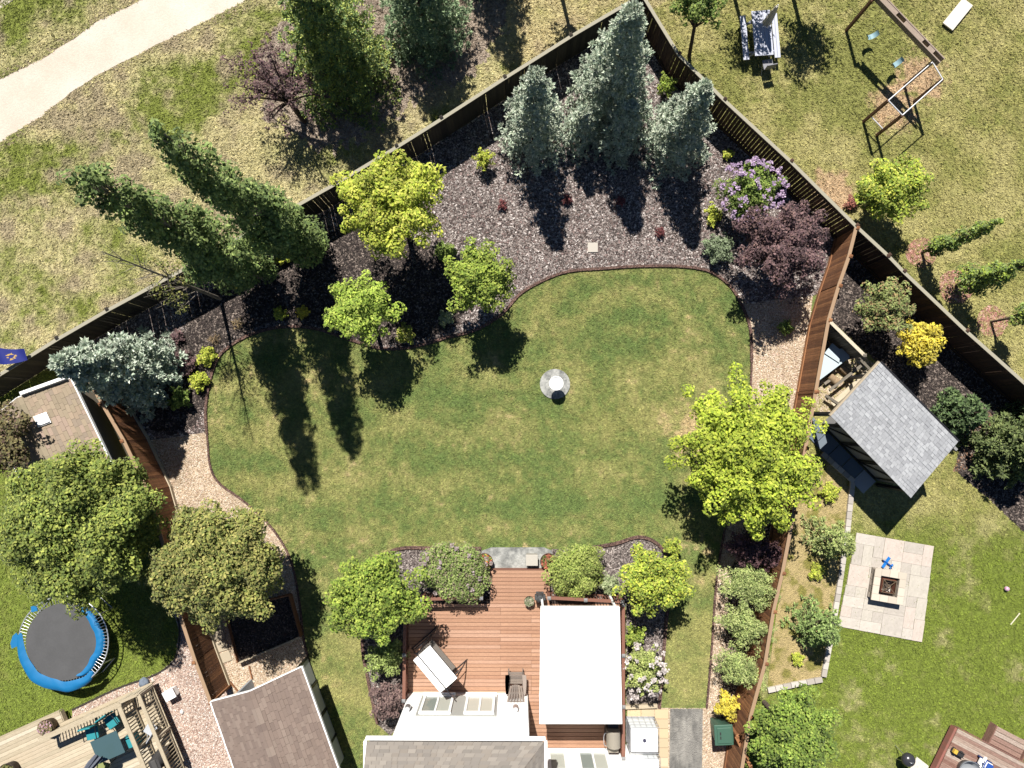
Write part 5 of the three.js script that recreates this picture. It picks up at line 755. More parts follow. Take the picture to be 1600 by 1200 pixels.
// ---------------------------------------------------------------- eastern neighbour's deck corner
{
  const y = 0.5, W1 = (a, b) => P(a, b, y), o = W1(1497, 1139), ex = W1(1610, 1198), ry = dirRy(o, ex), e = V(Math.cos(ry), 0, -Math.sin(ry)), n = V(Math.sin(ry), 0, Math.cos(ry)), base = V(o.x, 0, o.z), d = thing('timber_deck', 'worn striped brown deck corner with toys and a step', 'deck', base), r = rng(61), at = (a, b, yy) => e.clone().multiplyScalar(a).addScaledVector(n, b).setY(yy);
  for (let k = 0; k < 22; k++) { const m = part(d, 'board', bx(5.0, 0.03, 0.135, 0, 0, 0, ry), pick(wornMs, r)); m.position.copy(at(2.5, 0.07 + k * 0.142, y - 0.015 - 0.002 * r())); }
  for (let k = 0; k < 22; k++) { const m = part(d, 'skirt_board', bx(0.12, 0.02, 0.14, 0, 0, 0, ry), mat(S(150 + 14 * r(), 104, 92, KA))); m.position.copy(at(-0.02, 0.07 + k * 0.142, y - 0.2)); m.scale.set(1, 14, 1); }
  part(d, 'skirt', beam(at(0, -0.03, y - 0.14), at(5, -0.03, y - 0.14), 0.03, 0.26), mat(S(150, 108, 96, KA)));
  const st = thing('deck_step', 'short wooden step attached to the worn brown deck', 'step', at(2.1, -0.42, 0).add(base), ry); for (let k = 0; k < 4; k++) part(st, 'tread', rbx(1.35, 0.04, 0.17, 0.006, 0, 0.28 - 0.0 * k, -0.28 + k * 0.185), pick(wornMs, r)); for (const s of [-1, 1]) part(st, 'stringer', bx(0.05, 0.4, 0.78, s * 0.72, 0.2, 0), wornMs[1]);
  const t1 = P(1494, 1174, y), toy = thing('toy_truck', 'small yellow and black toy truck on the worn deck', 'toy', V(t1.x, y, t1.z), -0.5); part(toy, 'chassis', rbx(0.5, 0.08, 0.18, 0.02, 0, 0.09, 0), black); part(toy, 'cab', rbx(0.14, 0.14, 0.17, 0.02, -0.17, 0.19, 0), mat(S(232, 188, 70, KA))); part(toy, 'tray', merge([rbx(0.28, 0.04, 0.17, 0.01, 0.08, 0.15, 0), bx(0.28, 0.06, 0.015, 0.08, 0.19, 0.08), bx(0.28, 0.06, 0.015, 0.08, 0.19, -0.08)]), black); for (const a of [-0.16, 0.16]) for (const b of [-0.1, 0.1]) { const w = cy(0.05, 0.05, 0.03, 0, 0, 0, 14); w.rotateX(Math.PI / 2); w.translate(a, 0.05, b); part(toy, 'wheel', w, black); }
  const t2 = P(1534, 1190, y), car = thing('ride_on_toy', 'white and blue ride-on toy on the worn deck', 'toy', V(t2.x, y, t2.z), -0.5); part(car, 'body', rbx(0.52, 0.14, 0.26, 0.04, 0, 0.2, 0), white); part(car, 'seat', rbx(0.22, 0.1, 0.22, 0.03, 0.12, 0.3, 0), mat(S(30, 84, 176, KA))); part(car, 'handlebar', merge([rod(V(-0.18, 0.25, 0), V(-0.2, 0.46, 0), 0.02), rod(V(-0.2, 0.46, -0.2), V(-0.2, 0.46, 0.2), 0.02)]), mat(S(30, 84, 176, KA))); part(car, 'wing', merge([rbx(0.12, 0.05, 0.5, 0.02, -0.12, 0.24, 0)]), white); for (const a of [-0.2, 0.2]) for (const b of [-0.15, 0.15]) { const w = cy(0.09, 0.09, 0.05, 0, 0, 0, 16); w.rotateX(Math.PI / 2); w.translate(a, 0.09, b); part(car, 'wheel', w, mat(S(24, 50, 110, KA))); }
  const t3 = P(1508, 1197, y), tub = thing('grey_tub', 'grey round tub at the bottom edge of the worn deck', 'tub', V(t3.x, y, t3.z + 0.1)); part(tub, 'shell', new THREE.LatheGeometry([[0, 0.03], [0.3, 0.03], [0.4, 0.3], [0.43, 0.3], [0.34, 0], [0, 0]].map(q => new THREE.Vector2(...q)), 28), mat(S(166, 170, 174, KA), { side: THREE.DoubleSide })); part(tub, 'rim', (() => { const q = new THREE.TorusGeometry(0.42, 0.02, 8, 32); q.rotateX(Math.PI / 2); q.translate(0, 0.3, 0); return q; })(), mat(S(120, 124, 130, KA)));
  structure('concrete_slab', sheet(PP([[1424, 1194], [1432, 1182], [1450, 1196], [1440, 1230], [1410, 1230]]), 0, 0.05), mat(S(232, 226, 214, KA)));
  const kc = P(1420, 1188, 0.7), kg = thing('kettle_grill', 'small black kettle grill beside the white slab', 'barbecue', V(kc.x, 0, kc.z)); const bl = new THREE.SphereGeometry(0.26, 28, 18); bl.scale(1, 0.8, 1); bl.translate(0, 0.66, 0); part(kg, 'kettle', bl, mat([0.03, 0.03, 0.035], { roughness: 0.25 })); for (let i = 0; i < 3; i++) { const a = i * 2.09; part(kg, 'leg', rod(V(Math.cos(a) * 0.3, 0, Math.sin(a) * 0.3), V(Math.cos(a) * 0.16, 0.52, Math.sin(a) * 0.16), 0.014), steel); } part(kg, 'lid_handle', tube([V(-0.07, 0.86, 0), V(-0.05, 0.92, 0), V(0.05, 0.92, 0), V(0.07, 0.86, 0)], 0.012, 12), steel);
  put(mesh(rbx(0.2, 0.12, 0.16, 0.03), mat(S(120, 190, 214, KA))), 'toy_block', 'small light blue toy on the grass beside the step', 'toy').position.copy(P(1598, 1176).setY(0.06));
}

// ---------------------------------------------------------------- plants
const foliageM = new THREE.MeshPhysicalMaterial({ vertexColors: true, roughness: 0.95, transmission: 0.22, thickness: 0, side: THREE.DoubleSide }), needleM = new THREE.MeshPhysicalMaterial({ vertexColors: true, roughness: 0.95, transmission: 0.18, thickness: 0, side: THREE.DoubleSide });
const barkM = mat(null, { map: grainTex(S(120, 104, 88, KA), S(78, 66, 56, KA), 91), roughness: 1 }), paleBark = mat(null, { map: grainTex(S(178, 168, 154, KA), S(126, 116, 104, KA), 92), roughness: 1 });
class Leaves {
  constructor() { this.p = []; this.n = []; this.c = []; this.i = []; this.k = 0; }
  add(x, y, z, ux, uy, uz, wx, wy, wz, c, k) { // a pointed leaf: long half-axis u, half-width w
    let nx = uy * wz - uz * wy, ny = uz * wx - ux * wz, nz = ux * wy - uy * wx; const l = Math.hypot(nx, ny, nz) || 1; nx /= l; ny /= l; nz /= l;
    this.p.push(x - ux, y - uy, z - uz, x + wx, y + wy, z + wz, x + ux, y + uy, z + uz, x - wx, y - wy, z - wz);
    for (let j = 0; j < 4; j++) { this.n.push(nx, ny, nz); this.c.push(c[0] * k, c[1] * k, c[2] * k); }
    const b = this.k; this.i.push(b, b + 2, b + 1, b, b + 3, b + 2); this.k += 4;
  }
  geo() { const g = new THREE.BufferGeometry(); g.setAttribute('position', new THREE.Float32BufferAttribute(this.p, 3)); g.setAttribute('normal', new THREE.Float32BufferAttribute(this.n, 3)); g.setAttribute('color', new THREE.Float32BufferAttribute(this.c, 3)); g.setIndex(this.i); return g; }
}
let leafTotal = 0;
function clump(L, cx, cyy, cz, rc, o, r, tint) { // leaves over the shell of one clump
  const n = Math.round(o.cover * 4 * Math.PI * rc * rc / (o.leaf * o.leaf * 0.62));
  for (let i = 0; i < n; i++) {
    const cz1 = 2 * r() - 1, a = r() * 6.2832, s = Math.sqrt(1 - cz1 * cz1); let dx = s * Math.cos(a), dy = cz1, dz = s * Math.sin(a); if (dy < -0.2 && r() < 0.55) continue;
    const q = rc * (0.55 + 0.6 * Math.pow(r(), 0.6)), x = cx + dx * q, y = Math.max(0.04, cyy + dy * q * (o.flat || 0.85)), z = cz + dz * q;
    // leaf plane: faces outwards and up, at random
    let nx = dx * 0.7 + (r() - 0.5) * 1.1, ny = dy * 0.5 + 0.55 + (r() - 0.5) * 0.9, nz = dz * 0.7 + (r() - 0.5) * 1.1; let l = Math.hypot(nx, ny, nz); nx /= l; ny /= l; nz /= l;
    const t = r() * 6.2832; let ux = Math.cos(t), uy = (r() - 0.6) * 0.8, uz = Math.sin(t); const d = ux * nx + uy * ny + uz * nz; ux -= d * nx; uy -= d * ny; uz -= d * nz; l = Math.hypot(ux, uy, uz) || 1; const h = o.leaf * (0.6 + 0.8 * r()) / 2; ux *= h / l; uy *= h / l; uz *= h / l;
    const w = o.slim || 0.62, wx = (ny * uz - nz * uy) * w, wy = (nz * ux - nx * uz) * w, wz = (nx * uy - ny * ux) * w;
    L.add(x, y, z, ux, uy, uz, wx, wy, wz, pick(o.cols, r), tint * (0.72 + 0.56 * r()));
  }
}
function trunkTo(limbs, c, r0, m) { const g = []; const fork = c.clone().multiplyScalar(0.55); g.push(rod(V(0, -0.05, 0), fork, r0, r0 * 0.8, 9)); limbs.forEach(e => { const mid = fork.clone().lerp(e, 0.5).add(V(0, 0.05 * e.distanceTo(fork), 0)); g.push(rod(fork, mid, r0 * 0.5, r0 * 0.3, 6), rod(mid, e, r0 * 0.3, r0 * 0.08, 5)); }); return merge(g); }
let seedN = 1000;
function leafy(name, label, category, o) { // o: at [px,py] of the crown's middle, r px, hc height of the middle, tall = vertical over level radius
  const r = rng(o.seed || ++seedN), hc = o.hc, c = P(o.at[0], o.at[1], hc), R = px2m(o.r, hc), Ry = R * (o.tall || 0.8), sx = o.sx || 1, sz = o.sz || 1, rot = o.rot || 0;
  const base = o.base ? P(...o.base) : V(c.x, 0, c.z), g = thing(name, label, category, V(base.x, 0, base.z), 0, o.group), off = V(c.x - base.x, hc, c.z - base.z);
  const L = new Leaves(), n = o.limbs || Math.round(8 + 9 * R + 3.2 * R * R), ends = [], cl = { leaf: 0.12, cover: 0.85, flat: 0.85, ...o }; cl.leaf *= 0.9; cl.cover = o.cover ? o.cover * 1.5 : 1.05;
  const cr = Math.cos(rot), sr = Math.sin(rot);
  for (let i = 0; i < n; i++) {
    let y = 1 - (i + 0.5) / n * (o.under || 1.45), a = i * 2.39996 + r() * 0.9; y = clamp(y + (r() - 0.5) * 0.15, -0.6, 1); const s = Math.sqrt(Math.max(0, 1 - y * y)), reach = (o.even ? 0.8 + 0.22 * r() : 0.68 + 0.42 * r()), dx = s * Math.cos(a), dz = s * Math.sin(a);
    const tint = 0.8 + 0.4 * r(), at = (t, k) => { const q = V(dx * R * sx * t, y * Ry * t + (o.droop ? -o.droop * R * Math.max(0, t - 0.45) ** 2 : 0), dz * R * sz * t); return V(off.x + q.x * cr + q.z * sr, Math.max(0.12, off.y + q.y), off.z - q.x * sr + q.z * cr); };
    const steps = o.steps || 3; for (let k = 0; k < steps; k++) { const t = lerp(o.inner || 0.42, 0.86, k / (steps - 1)) * reach, rc = R * lerp(o.c0 || 0.3, o.c1 || 0.17, k / (steps - 1)) * (0.8 + 0.4 * r()) * Math.min(1, Math.sqrt(26 / n) + 0.1) * 0.86, p = at(t).add(V((r() - 0.5) * rc, (r() - 0.5) * rc * 0.6, (r() - 0.5) * rc)); clump(L, p.x, p.y, p.z, rc, cl, r, tint); }
    if (i % 2 === 0) ends.push(at(0.75 * reach));
  }
  part(g, o.shrub ? 'stems' : 'trunk', trunkTo(ends, off, o.trunk || (o.shrub ? 0.035 : 0.05 + 0.03 * R), o.bark || barkM), o.bark || barkM);
  leafTotal += L.k / 4; part(g, o.shrub ? 'foliage' : 'crown', L.geo(), foliageM);
  if (o.bloom) { const B = new Leaves(), q = rng(seedN * 3); for (let i = 0; i < o.bloom.n; i++) { const y = 0.05 + 0.95 * q(), a = q() * 6.283, s = Math.sqrt(1 - y * y), rr2 = 0.9 + 0.16 * q(), bxx = off.x + s * Math.cos(a) * R * sx * rr2, by = off.y + y * Ry * rr2, bz = off.z + s * Math.sin(a) * R * sz * rr2; for (let k = 0; k < 14; k++) { const t = q() * 6.283, h = 0.03 + 0.02 * q(); B.add(bxx + (q() - 0.5) * 0.14, by + (q() - 0.3) * 0.16, bz + (q() - 0.5) * 0.14, Math.cos(t) * h, (q() - 0.5) * h, Math.sin(t) * h, -Math.sin(t) * h * 0.8, (q() - 0.5) * h, Math.cos(t) * h * 0.8, pick(o.bloom.cols, q), 0.75 + 0.5 * q()); } } part(g, 'blossoms', B.geo(), foliageM); }
  return g;
}
function conifer(name, label, category, o) { // o: base [px,py], h, R, cols
  const r = rng(++seedN), b = P(...o.base), g = thing(name, label, category, V(b.x, 0, b.z), 0, o.group), L = new Leaves(), h = o.h, R = o.R, twigs = [], gap = o.gap || 0.2 + 0.09 * R, tuftR = 0.09 + 0.065 * R, lean = o.lean || [0, 0];
  for (let y = o.skirt ?? 0.25; y < h - 0.06; y += gap * (0.75 + 0.5 * r()) * (0.65 + 0.35 * (1 - y / h))) {
    const t = y / h, Rl = R * Math.pow(1 - t, o.pow || 0.66) + 0.05, n = Math.max(4, Math.round((o.ring || 6.4) * (0.35 + 0.65 * Rl / R) * (0.9 + 0.3 * r()) * Math.sqrt(R / 1.3) + 1)), a0 = r() * 6.283;
    for (let k = 0; k < n; k++) {
      const a = a0 + k / n * 6.283 + (r() - 0.5) * 0.5, len = Rl * (0.72 + 0.42 * r()), dx = Math.cos(a), dz = Math.sin(a), tint = 0.78 + 0.44 * r(), drop = o.drop ?? 0.28;
      const m = Math.max(3, Math.round(len / (tuftR * 1.25))); if (len > 0.5 && r() < 0.4) twigs.push(rod(V(lean[0] * t, y, lean[1] * t), V(dx * len * 0.85 + lean[0] * t, y - drop * len * 0.5, dz * len * 0.85 + lean[1] * t), 0.018, 0.005, 4));
      for (let j = 0; j < m; j++) {
        const s = lerp(o.bare ?? 0.22, 1, (j + 0.5) / m), px = dx * len * s + lean[0] * t, py = Math.max(0.05, y - drop * len * s * (1.25 - 0.75 * s)), pz = dz * len * s + lean[1] * t, spread = (o.spray || 0.2) * (1.15 - 0.5 * s) * (0.6 + 0.5 * len), q = Math.round((o.dens || 14) * Math.max(1, tuftR * tuftR * 62));
        const tr = (o.tuft || tuftR) * (0.7 + 0.5 * r()) * (0.75 + 0.35 * (1 - t)), si = (j % 2 ? 1 : -1) * spread * (0.2 + 0.8 * r()), qx = px - dz * si, qz = pz + dx * si; for (let i = 0; i < q; i++) { let ex = r() - 0.5 + dx * 0.25, ey = r() - 0.32, ez = r() - 0.5 + dz * 0.25; let l = Math.hypot(ex, ey, ez) || 1; ex /= l; ey /= l; ez /= l; const hl = (o.needle || 0.12) * (0.6 + 0.7 * r()) / 2, f = r() * 6.283; let wx = Math.cos(f), wy = (r() - 0.5) * 0.9, wz = Math.sin(f); const d = wx * ex + wy * ey + wz * ez; wx -= d * ex; wy -= d * ey; wz -= d * ez; l = Math.hypot(wx, wy, wz) || 1; const w = (o.fine || 0.42) * hl / l, q2 = tr * (0.3 + 0.7 * r()); L.add(qx + ex * q2, Math.max(0.04, py + ey * q2 * 0.8), qz + ez * q2, ex * hl, ey * hl, ez * hl, wx * w, wy * w, wz * w, pick(o.cols, r), tint * (0.75 + 0.5 * r())); }
      }
    }
  }
  for (let i = 0; i < 16; i++) { const a = r() * 6.28, q = 0.06; L.add(lean[0] + Math.cos(a) * 0.03, h - 0.1 + 0.12 * r(), lean[1] + Math.sin(a) * 0.03, Math.cos(a) * 0.03, q, Math.sin(a) * 0.03, -Math.sin(a) * 0.025, 0, Math.cos(a) * 0.025, pick(o.cols, r), 1); }
  const tk = part(g, 'trunk', rod(V(0, -0.05, 0), V(lean[0] * 0.97, h * 0.97, lean[1] * 0.97), 0.05 + 0.018 * h, 0.012, 8), barkM); if (twigs.length) part(tk, 'branches', merge(twigs), barkM);
  leafTotal += L.k / 4; part(g, 'crown', L.geo(), needleM); return g;
}
function columnar(name, label, category, o) { // upright poplar: short steep branches round one or two leaders
  const r = rng(++seedN), b = P(...o.base), g = thing(name, label, category, V(b.x, 0, b.z), 0, o.group), L = new Leaves(), cl = { leaf: o.leaf || 0.13, cover: 1.1, flat: 1.1, cols: o.cols }, limbs = [rod(V(0, -0.05, 0), V(0, o.h * 0.96, 0), 0.008 + 0.0105 * o.h, 0.01, 9)];
  for (let y = o.skirt ?? 0.7; y < o.h; y += o.R * 0.21) {
    const t = y / o.h, Rl = o.R * (t < 0.25 ? 0.75 + t : 1.0 - 0.62 * Math.pow((t - 0.25) / 0.75, 1.5)) * (0.72 + 0.56 * noise(y * 1.1, seedN)), n = o.n || 4, side = noise(y * 0.9 + 30, seedN) * 9;
    for (let k = 0; k < n; k++) { const a = r() < 0.4 ? side + r() : r() * 6.283, q = Rl * (0.42 + 0.55 * r() * r()), rc = Rl * (0.22 + 0.24 * r()), lx = (o.fork && t > 0.55 ? (k % 2 ? 1 : -1) * o.fork * (t - 0.55) : 0); const p = V(Math.cos(a) * q + lx, y + 0.25 * r(), Math.sin(a) * q - lx * 0.6); clump(L, p.x, p.y, p.z, rc, cl, r, 0.78 + 0.44 * r()); if (r() < 0.3) limbs.push(rod(V(lx * 0.5, Math.max(0.3, y - 0.9), 0), p, 0.03, 0.008, 5)); }
  }
  part(g, 'trunk', merge(limbs), o.bark || paleBark); leafTotal += L.k / 4; part(g, 'crown', L.geo(), foliageM); return g;
}
const KF = 0.8;   // leaves reflect less than the sunlit picture value of a whole crown
const C = (...l) => l.map(([r, g, b]) => S(r, g, b, KF));
const lime = C([188, 194, 66], [172, 186, 60], [158, 176, 54], [202, 202, 90]), limeG = C([152, 170, 60], [134, 157, 55], [170, 183, 78], [118, 142, 49]), midG = C([128, 150, 62], [112, 136, 54], [146, 164, 76], [98, 122, 50]), olive2 = C([150, 150, 76], [132, 138, 66], [168, 162, 92], [112, 124, 58]), poplarC = C([124, 144, 74], [106, 128, 64], [144, 160, 92], [86, 108, 54]), blueC = C([196, 206, 180], [178, 192, 168], [212, 218, 198], [154, 172, 150]), greenSp = C([146, 168, 126], [128, 152, 112], [164, 182, 140], [110, 134, 98]), purple = C([112, 84, 86], [96, 70, 74], [132, 104, 102], [80, 58, 62], [124, 96, 90]), gold = C([224, 206, 66], [206, 186, 52], [232, 216, 92], [190, 176, 56]), paleG = C([168, 178, 132], [150, 164, 116], [184, 190, 150], [132, 150, 100]), juniper = C([174, 186, 110], [156, 172, 98], [190, 198, 130], [132, 152, 84]), rosy = C([140, 150, 84], [124, 136, 74], [158, 134, 90], [150, 160, 96]);

// blue spruces of the corner group and elsewhere
const gSp = 'blue spruces in the corner of the garden bed';
conifer('blue_spruce', 'tall blue spruce standing alone on the path side of the corner group', 'tree', { base: [832, 226], h: 6.3, R: 1.45, cols: blueC, group: gSp, dens: 18 });
conifer('blue_spruce', 'tallest blue spruce pointing into the corner of the two fences', 'tree', { base: [946, 170], h: 7.5, R: 1.75, cols: blueC, group: gSp, dens: 18 });
conifer('blue_spruce', 'smallest blue spruce of the corner group', 'tree', { base: [902, 222], h: 3.2, R: 0.92, cols: blueC, group: gSp, dens: 18 });
conifer('blue_spruce', 'middling blue spruce between the smallest one and the broad one', 'tree', { base: [962, 232], h: 4.2, R: 1.08, cols: blueC, group: gSp, dens: 18 });
conifer('blue_spruce', 'broad blue spruce of the corner group nearest the lilac', 'tree', { base: [1046, 234], h: 5.8, R: 1.55, cols: blueC, group: gSp, dens: 18 });
conifer('blue_spruce', 'pale blue spruce beside the western cedar fence', 'tree', { base: [236, 583], h: 6.0, R: 1.75, cols: C([196, 206, 184], [178, 192, 170], [210, 218, 200], [152, 170, 150]), dens: 18, needle: 0.18 });
conifer('spruce_tree', 'dark green spruce with lime edge next to the purple bush by the path', 'tree', { base: [543, 116], h: 7.2, R: 2.45, cols: C([162, 178, 92], [132, 158, 92], [186, 194, 100], [108, 136, 84]), dens: 16 });
conifer('spruce_tree', 'dense blue green spruce behind the fence at the top edge', 'tree', { base: [670, 58], h: 6.8, R: 1.95, cols: greenSp, dens: 16 });
conifer('spruce_tree', 'spruce beyond the top edge casting its shade over the dry strip', 'tree', { base: [765, -52], h: 6.5, R: 1.7, cols: greenSp, dens: 12 });
leafy('ash_tree', 'thin tree beyond the top edge shading the dry grass by the fence', 'tree', { at: [885, -95], r: 60, hc: 3.4, cols: midG, limbs: 14, cover: 0.4 });
// poplars
columnar('columnar_poplar', 'tall twin-tipped poplar leaning out over the fence nearest the bare tree', 'tree', { base: [412, 434], h: 12.4, R: 1.1, cols: poplarC, fork: 0.16, n: 4, leaf: 0.12 });
columnar('columnar_poplar', 'tall single-tipped poplar behind the large yellow maple', 'tree', { base: [484, 392], h: 12.1, R: 1.1, cols: poplarC, n: 4, leaf: 0.12 });
const gCol = 'young columnar trees in pink mulch rings';
columnar('young_columnar_tree', 'young columnar tree in the pink ring nearest the lime shrub tree', 'tree', { base: [1440, 395], h: 4.8, R: 0.5, cols: poplarC.concat(limeG), n: 3, leaf: 0.1, group: gCol, skirt: 0.8, bark: barkM });
columnar('young_columnar_tree', 'young columnar tree in the middle pink ring', 'tree', { base: [1493, 447], h: 4.6, R: 0.52, cols: poplarC.concat(limeG), n: 3, leaf: 0.1, group: gCol, skirt: 0.8, bark: barkM });
columnar('young_columnar_tree', 'young columnar tree in the pink ring nearest the dark fence', 'tree', { base: [1548, 503], h: 4.4, R: 0.45, cols: poplarC.concat(limeG), n: 3, leaf: 0.1, group: gCol, skirt: 1.5, bark: barkM });
{ // the almost bare tree
  const r = rng(314), b = P(345, 467), g = thing('bare_tree', 'thin nearly bare tree with grey stem leaning over the western fence', 'tree', V(b.x, 0, b.z)), tw = [], L = new Leaves(), h = 8.9; const tk = part(g, 'trunk', rod(V(0, -0.05, 0), V(0.05, h * 0.95, 0.0), 0.085, 0.012, 8), paleBark);
  for (let i = 0; i < 40; i++) { const y = rr(1.2, h * 0.86, r), a = r() * 6.283, len = (1 - y / h) * 1.5 * (0.5 + r()) + 0.35, A = V(0.03, y, 0), B = V(Math.cos(a) * len * 0.6, y + len * 0.95, Math.sin(a) * len * 0.6); tw.push(rod(A, B, 0.016, 0.004, 5)); for (let k = 0; k < 2; k++) { const m = A.clone().lerp(B, 0.4 + 0.5 * r()); tw.push(rod(m, m.clone().add(V((r() - 0.5) * 0.5, 0.4 * r() + 0.1, (r() - 0.5) * 0.5)), 0.007, 0.003, 4)); } if (y < 4.5) for (let k = 0; k < 1; k++) { const m = A.clone().lerp(B, 0.6 + 0.4 * r()); clump(L, m.x, m.y, m.z, 0.2, { leaf: 0.09, cover: 0.35, flat: 1, cols: olive2 }, r, 0.9); } }
  part(tk, 'branches', merge(tw), paleBark); part(g, 'crown', L.geo(), foliageM);
}
{ // sparse purple bush outside the fence
  leafy('purple_plum_tree', 'sparse dark purple tree on the dry strip beside the green spruce', 'tree', { at: [430, 130], r: 98, hc: 2.4, tall: 0.8, base: [476, 190], cols: purple, limbs: 40, c0: 0.09, c1: 0.07, cover: 0.36, leaf: 0.1, steps: 5, inner: 0.25 });
}
// maples and other round trees of the plot
leafy('golden_maple', 'large bright yellow green maple between the fence and the lawn', 'tree', { at: [610, 322], r: 100, hc: 3.9, tall: 0.75, base: [640, 372], cols: lime, leaf: 0.13, steps: 4, c1: 0.13, c0: 0.24 });
leafy('lime_maple', 'round lime green maple at the lawn edge nearest the birdbath', 'tree', { at: [751, 436], r: 62, hc: 2.9, cols: limeG, base: [752, 462], steps: 3 });
leafy('lime_maple', 'round lime green maple at the lawn edge before the poplars', 'tree', { at: [565, 484], r: 62, hc: 3.1, cols: C([168, 190, 72], [150, 176, 62], [184, 200, 88], [132, 160, 54]), base: [585, 508], steps: 3 });
leafy('golden_locust', 'broad drooping yellow green tree over the gravel strip and cedar fence', 'tree', { at: [1170, 710], r: 132, hc: 3.6, tall: 0.62, sz: 1.12, cols: C([178, 192, 56], [162, 180, 52], [192, 202, 76], [142, 164, 46]), leaf: 0.13, steps: 4, c0: 0.24, c1: 0.13, droop: 0.7, limbs: 62, inner: 0.42 });
leafy('shade_tree', 'largest dark green tree over the trampoline lawn', 'tree', { at: [128, 818], r: 142, hc: 4.4, tall: 0.72, cols: C([140, 152, 62], [120, 136, 54], [160, 168, 78], [102, 120, 48]), leaf: 0.125, steps: 3, inner: 0.55, even: true });
leafy('shade_tree', 'rounded olive tree over the raised planter and gravel', 'tree', { at: [340, 880], r: 115, hc: 3.6, tall: 0.72, cols: olive2, leaf: 0.125, steps: 3, inner: 0.55, even: true });
leafy('shade_tree', 'brownish green tree at the western edge beside the skylight shed', 'tree', { at: [8, 690], r: 55, hc: 3.6, sz: 1.5, cols: C([120, 110, 66], [98, 96, 56], [136, 126, 84], [96, 76, 60]), steps: 3 });
leafy('green_maple', 'bright green maple overhanging the deck corner with the porch swing', 'tree', { at: [584, 932], r: 80, hc: 2.9, tall: 0.8, cols: C([148, 168, 60], [130, 154, 53], [168, 182, 77], [110, 136, 45]), steps: 3 });
leafy('lime_shrub', 'lime green rounded shrub tree beside the canopy bed', 'shrub', { at: [1023, 907], r: 61, hc: 2.1, cols: limeG.concat(lime), steps: 3, base: [1012, 908] });
leafy('plum_tree', 'large dark purple plum tree beside the eastern fence', 'tree', { at: [1224, 386], r: 84, hc: 2.5, tall: 0.75, cols: purple, leaf: 0.11, steps: 4, c0: 0.22, c1: 0.13, cover: 0.6 });
leafy('lilac_bush', 'lilac bush with pale purple blossom beside the eastern fence', 'shrub', { at: [1174, 300], r: 52, hc: 1.6, tall: 0.85, cols: midG, leaf: 0.1, shrub: true, bloom: { n: 90, cols: C([180, 152, 184], [160, 134, 168], [196, 174, 200]) } });
leafy('elm_tree', 'leafy tree at the bottom edge beside the green bin', 'tree', { at: [1236, 1146], r: 72, hc: 2.8, cols: C([136, 160, 60], [118, 144, 52], [156, 174, 78], [102, 128, 46]), steps: 3 });
leafy('lime_shrub_tree', 'round lime green shrub tree on the swing set lawn', 'tree', { at: [1392, 300], r: 62, hc: 2.1, sx: 1.12, sz: 0.86, cols: limeG.concat(lime), steps: 3 });
leafy('weeping_tree', 'small weeping tree with a visible stem at the top edge near the picnic table', 'tree', { at: [1092, 2], r: 46, hc: 3.2, base: [1077, 88], cols: midG, steps: 3 });
leafy('ash_tree', 'tree beyond the top edge that shades the picnic table', 'tree', { at: [1190, -92], r: 52, hc: 3.4, cols: midG, limbs: 14, cover: 0.3 });
leafy('ash_tree', 'tree beyond the top edge shading the grass near the swing posts', 'tree', { at: [1290, -85], r: 62, hc: 3.2, cols: midG, limbs: 18, cover: 0.4 });
// shed bed of the eastern neighbour
leafy('rose_tree', 'round green shrub with reddish tips before the dark fence', 'shrub', { at: [1384, 482], r: 50, hc: 1.9, cols: rosy, shrub: true });
leafy('golden_shrub', 'round golden yellow shrub behind the grey roofed shed', 'shrub', { at: [1437, 537], r: 43, hc: 1.5, cols: gold, shrub: true, even: true });
conifer('mugo_pine', 'spreading dark pine at the corner of the grey roofed shed', 'tree', { base: [1483, 645], h: 2.0, R: 1.05, cols: C([96, 122, 72], [80, 104, 60], [116, 138, 84]), drop: 0.1, pow: 0.5, ring: 8, dens: 16, needle: 0.16 });
conifer('mugo_pine', 'wide dark pine at the eastern edge beyond the shed', 'tree', { base: [1552, 700], h: 3.0, R: 1.5, cols: C([110, 126, 70], [92, 108, 58], [130, 142, 84]), drop: 0.12, pow: 0.5, ring: 8, dens: 16, needle: 0.16 });
conifer('mugo_pine', 'dark pine on the eastern edge below the dark fence', 'tree', { base: [1600, 660], h: 2.6, R: 1.2, cols: C([100, 120, 66], [84, 102, 56], [120, 136, 80]), drop: 0.12, pow: 0.5, dens: 16 });
const gL = 'young larches in the dry bed';
conifer('young_larch', 'spiky young larch in the dry bed nearest the shed step', 'tree', { base: [1282, 838], h: 2.6, R: 1.0, cols: juniper, dens: 14, drop: 0.15, gap: 0.34, pow: 0.7, group: gL });
conifer('young_larch', 'spiky young larch beside the lower corner of the paved square', 'tree', { base: [1262, 968], h: 2.4, R: 1.15, cols: C([142, 166, 92], [124, 150, 80], [164, 184, 112]), dens: 14, drop: 0.12, gap: 0.32, pow: 0.7, group: gL });
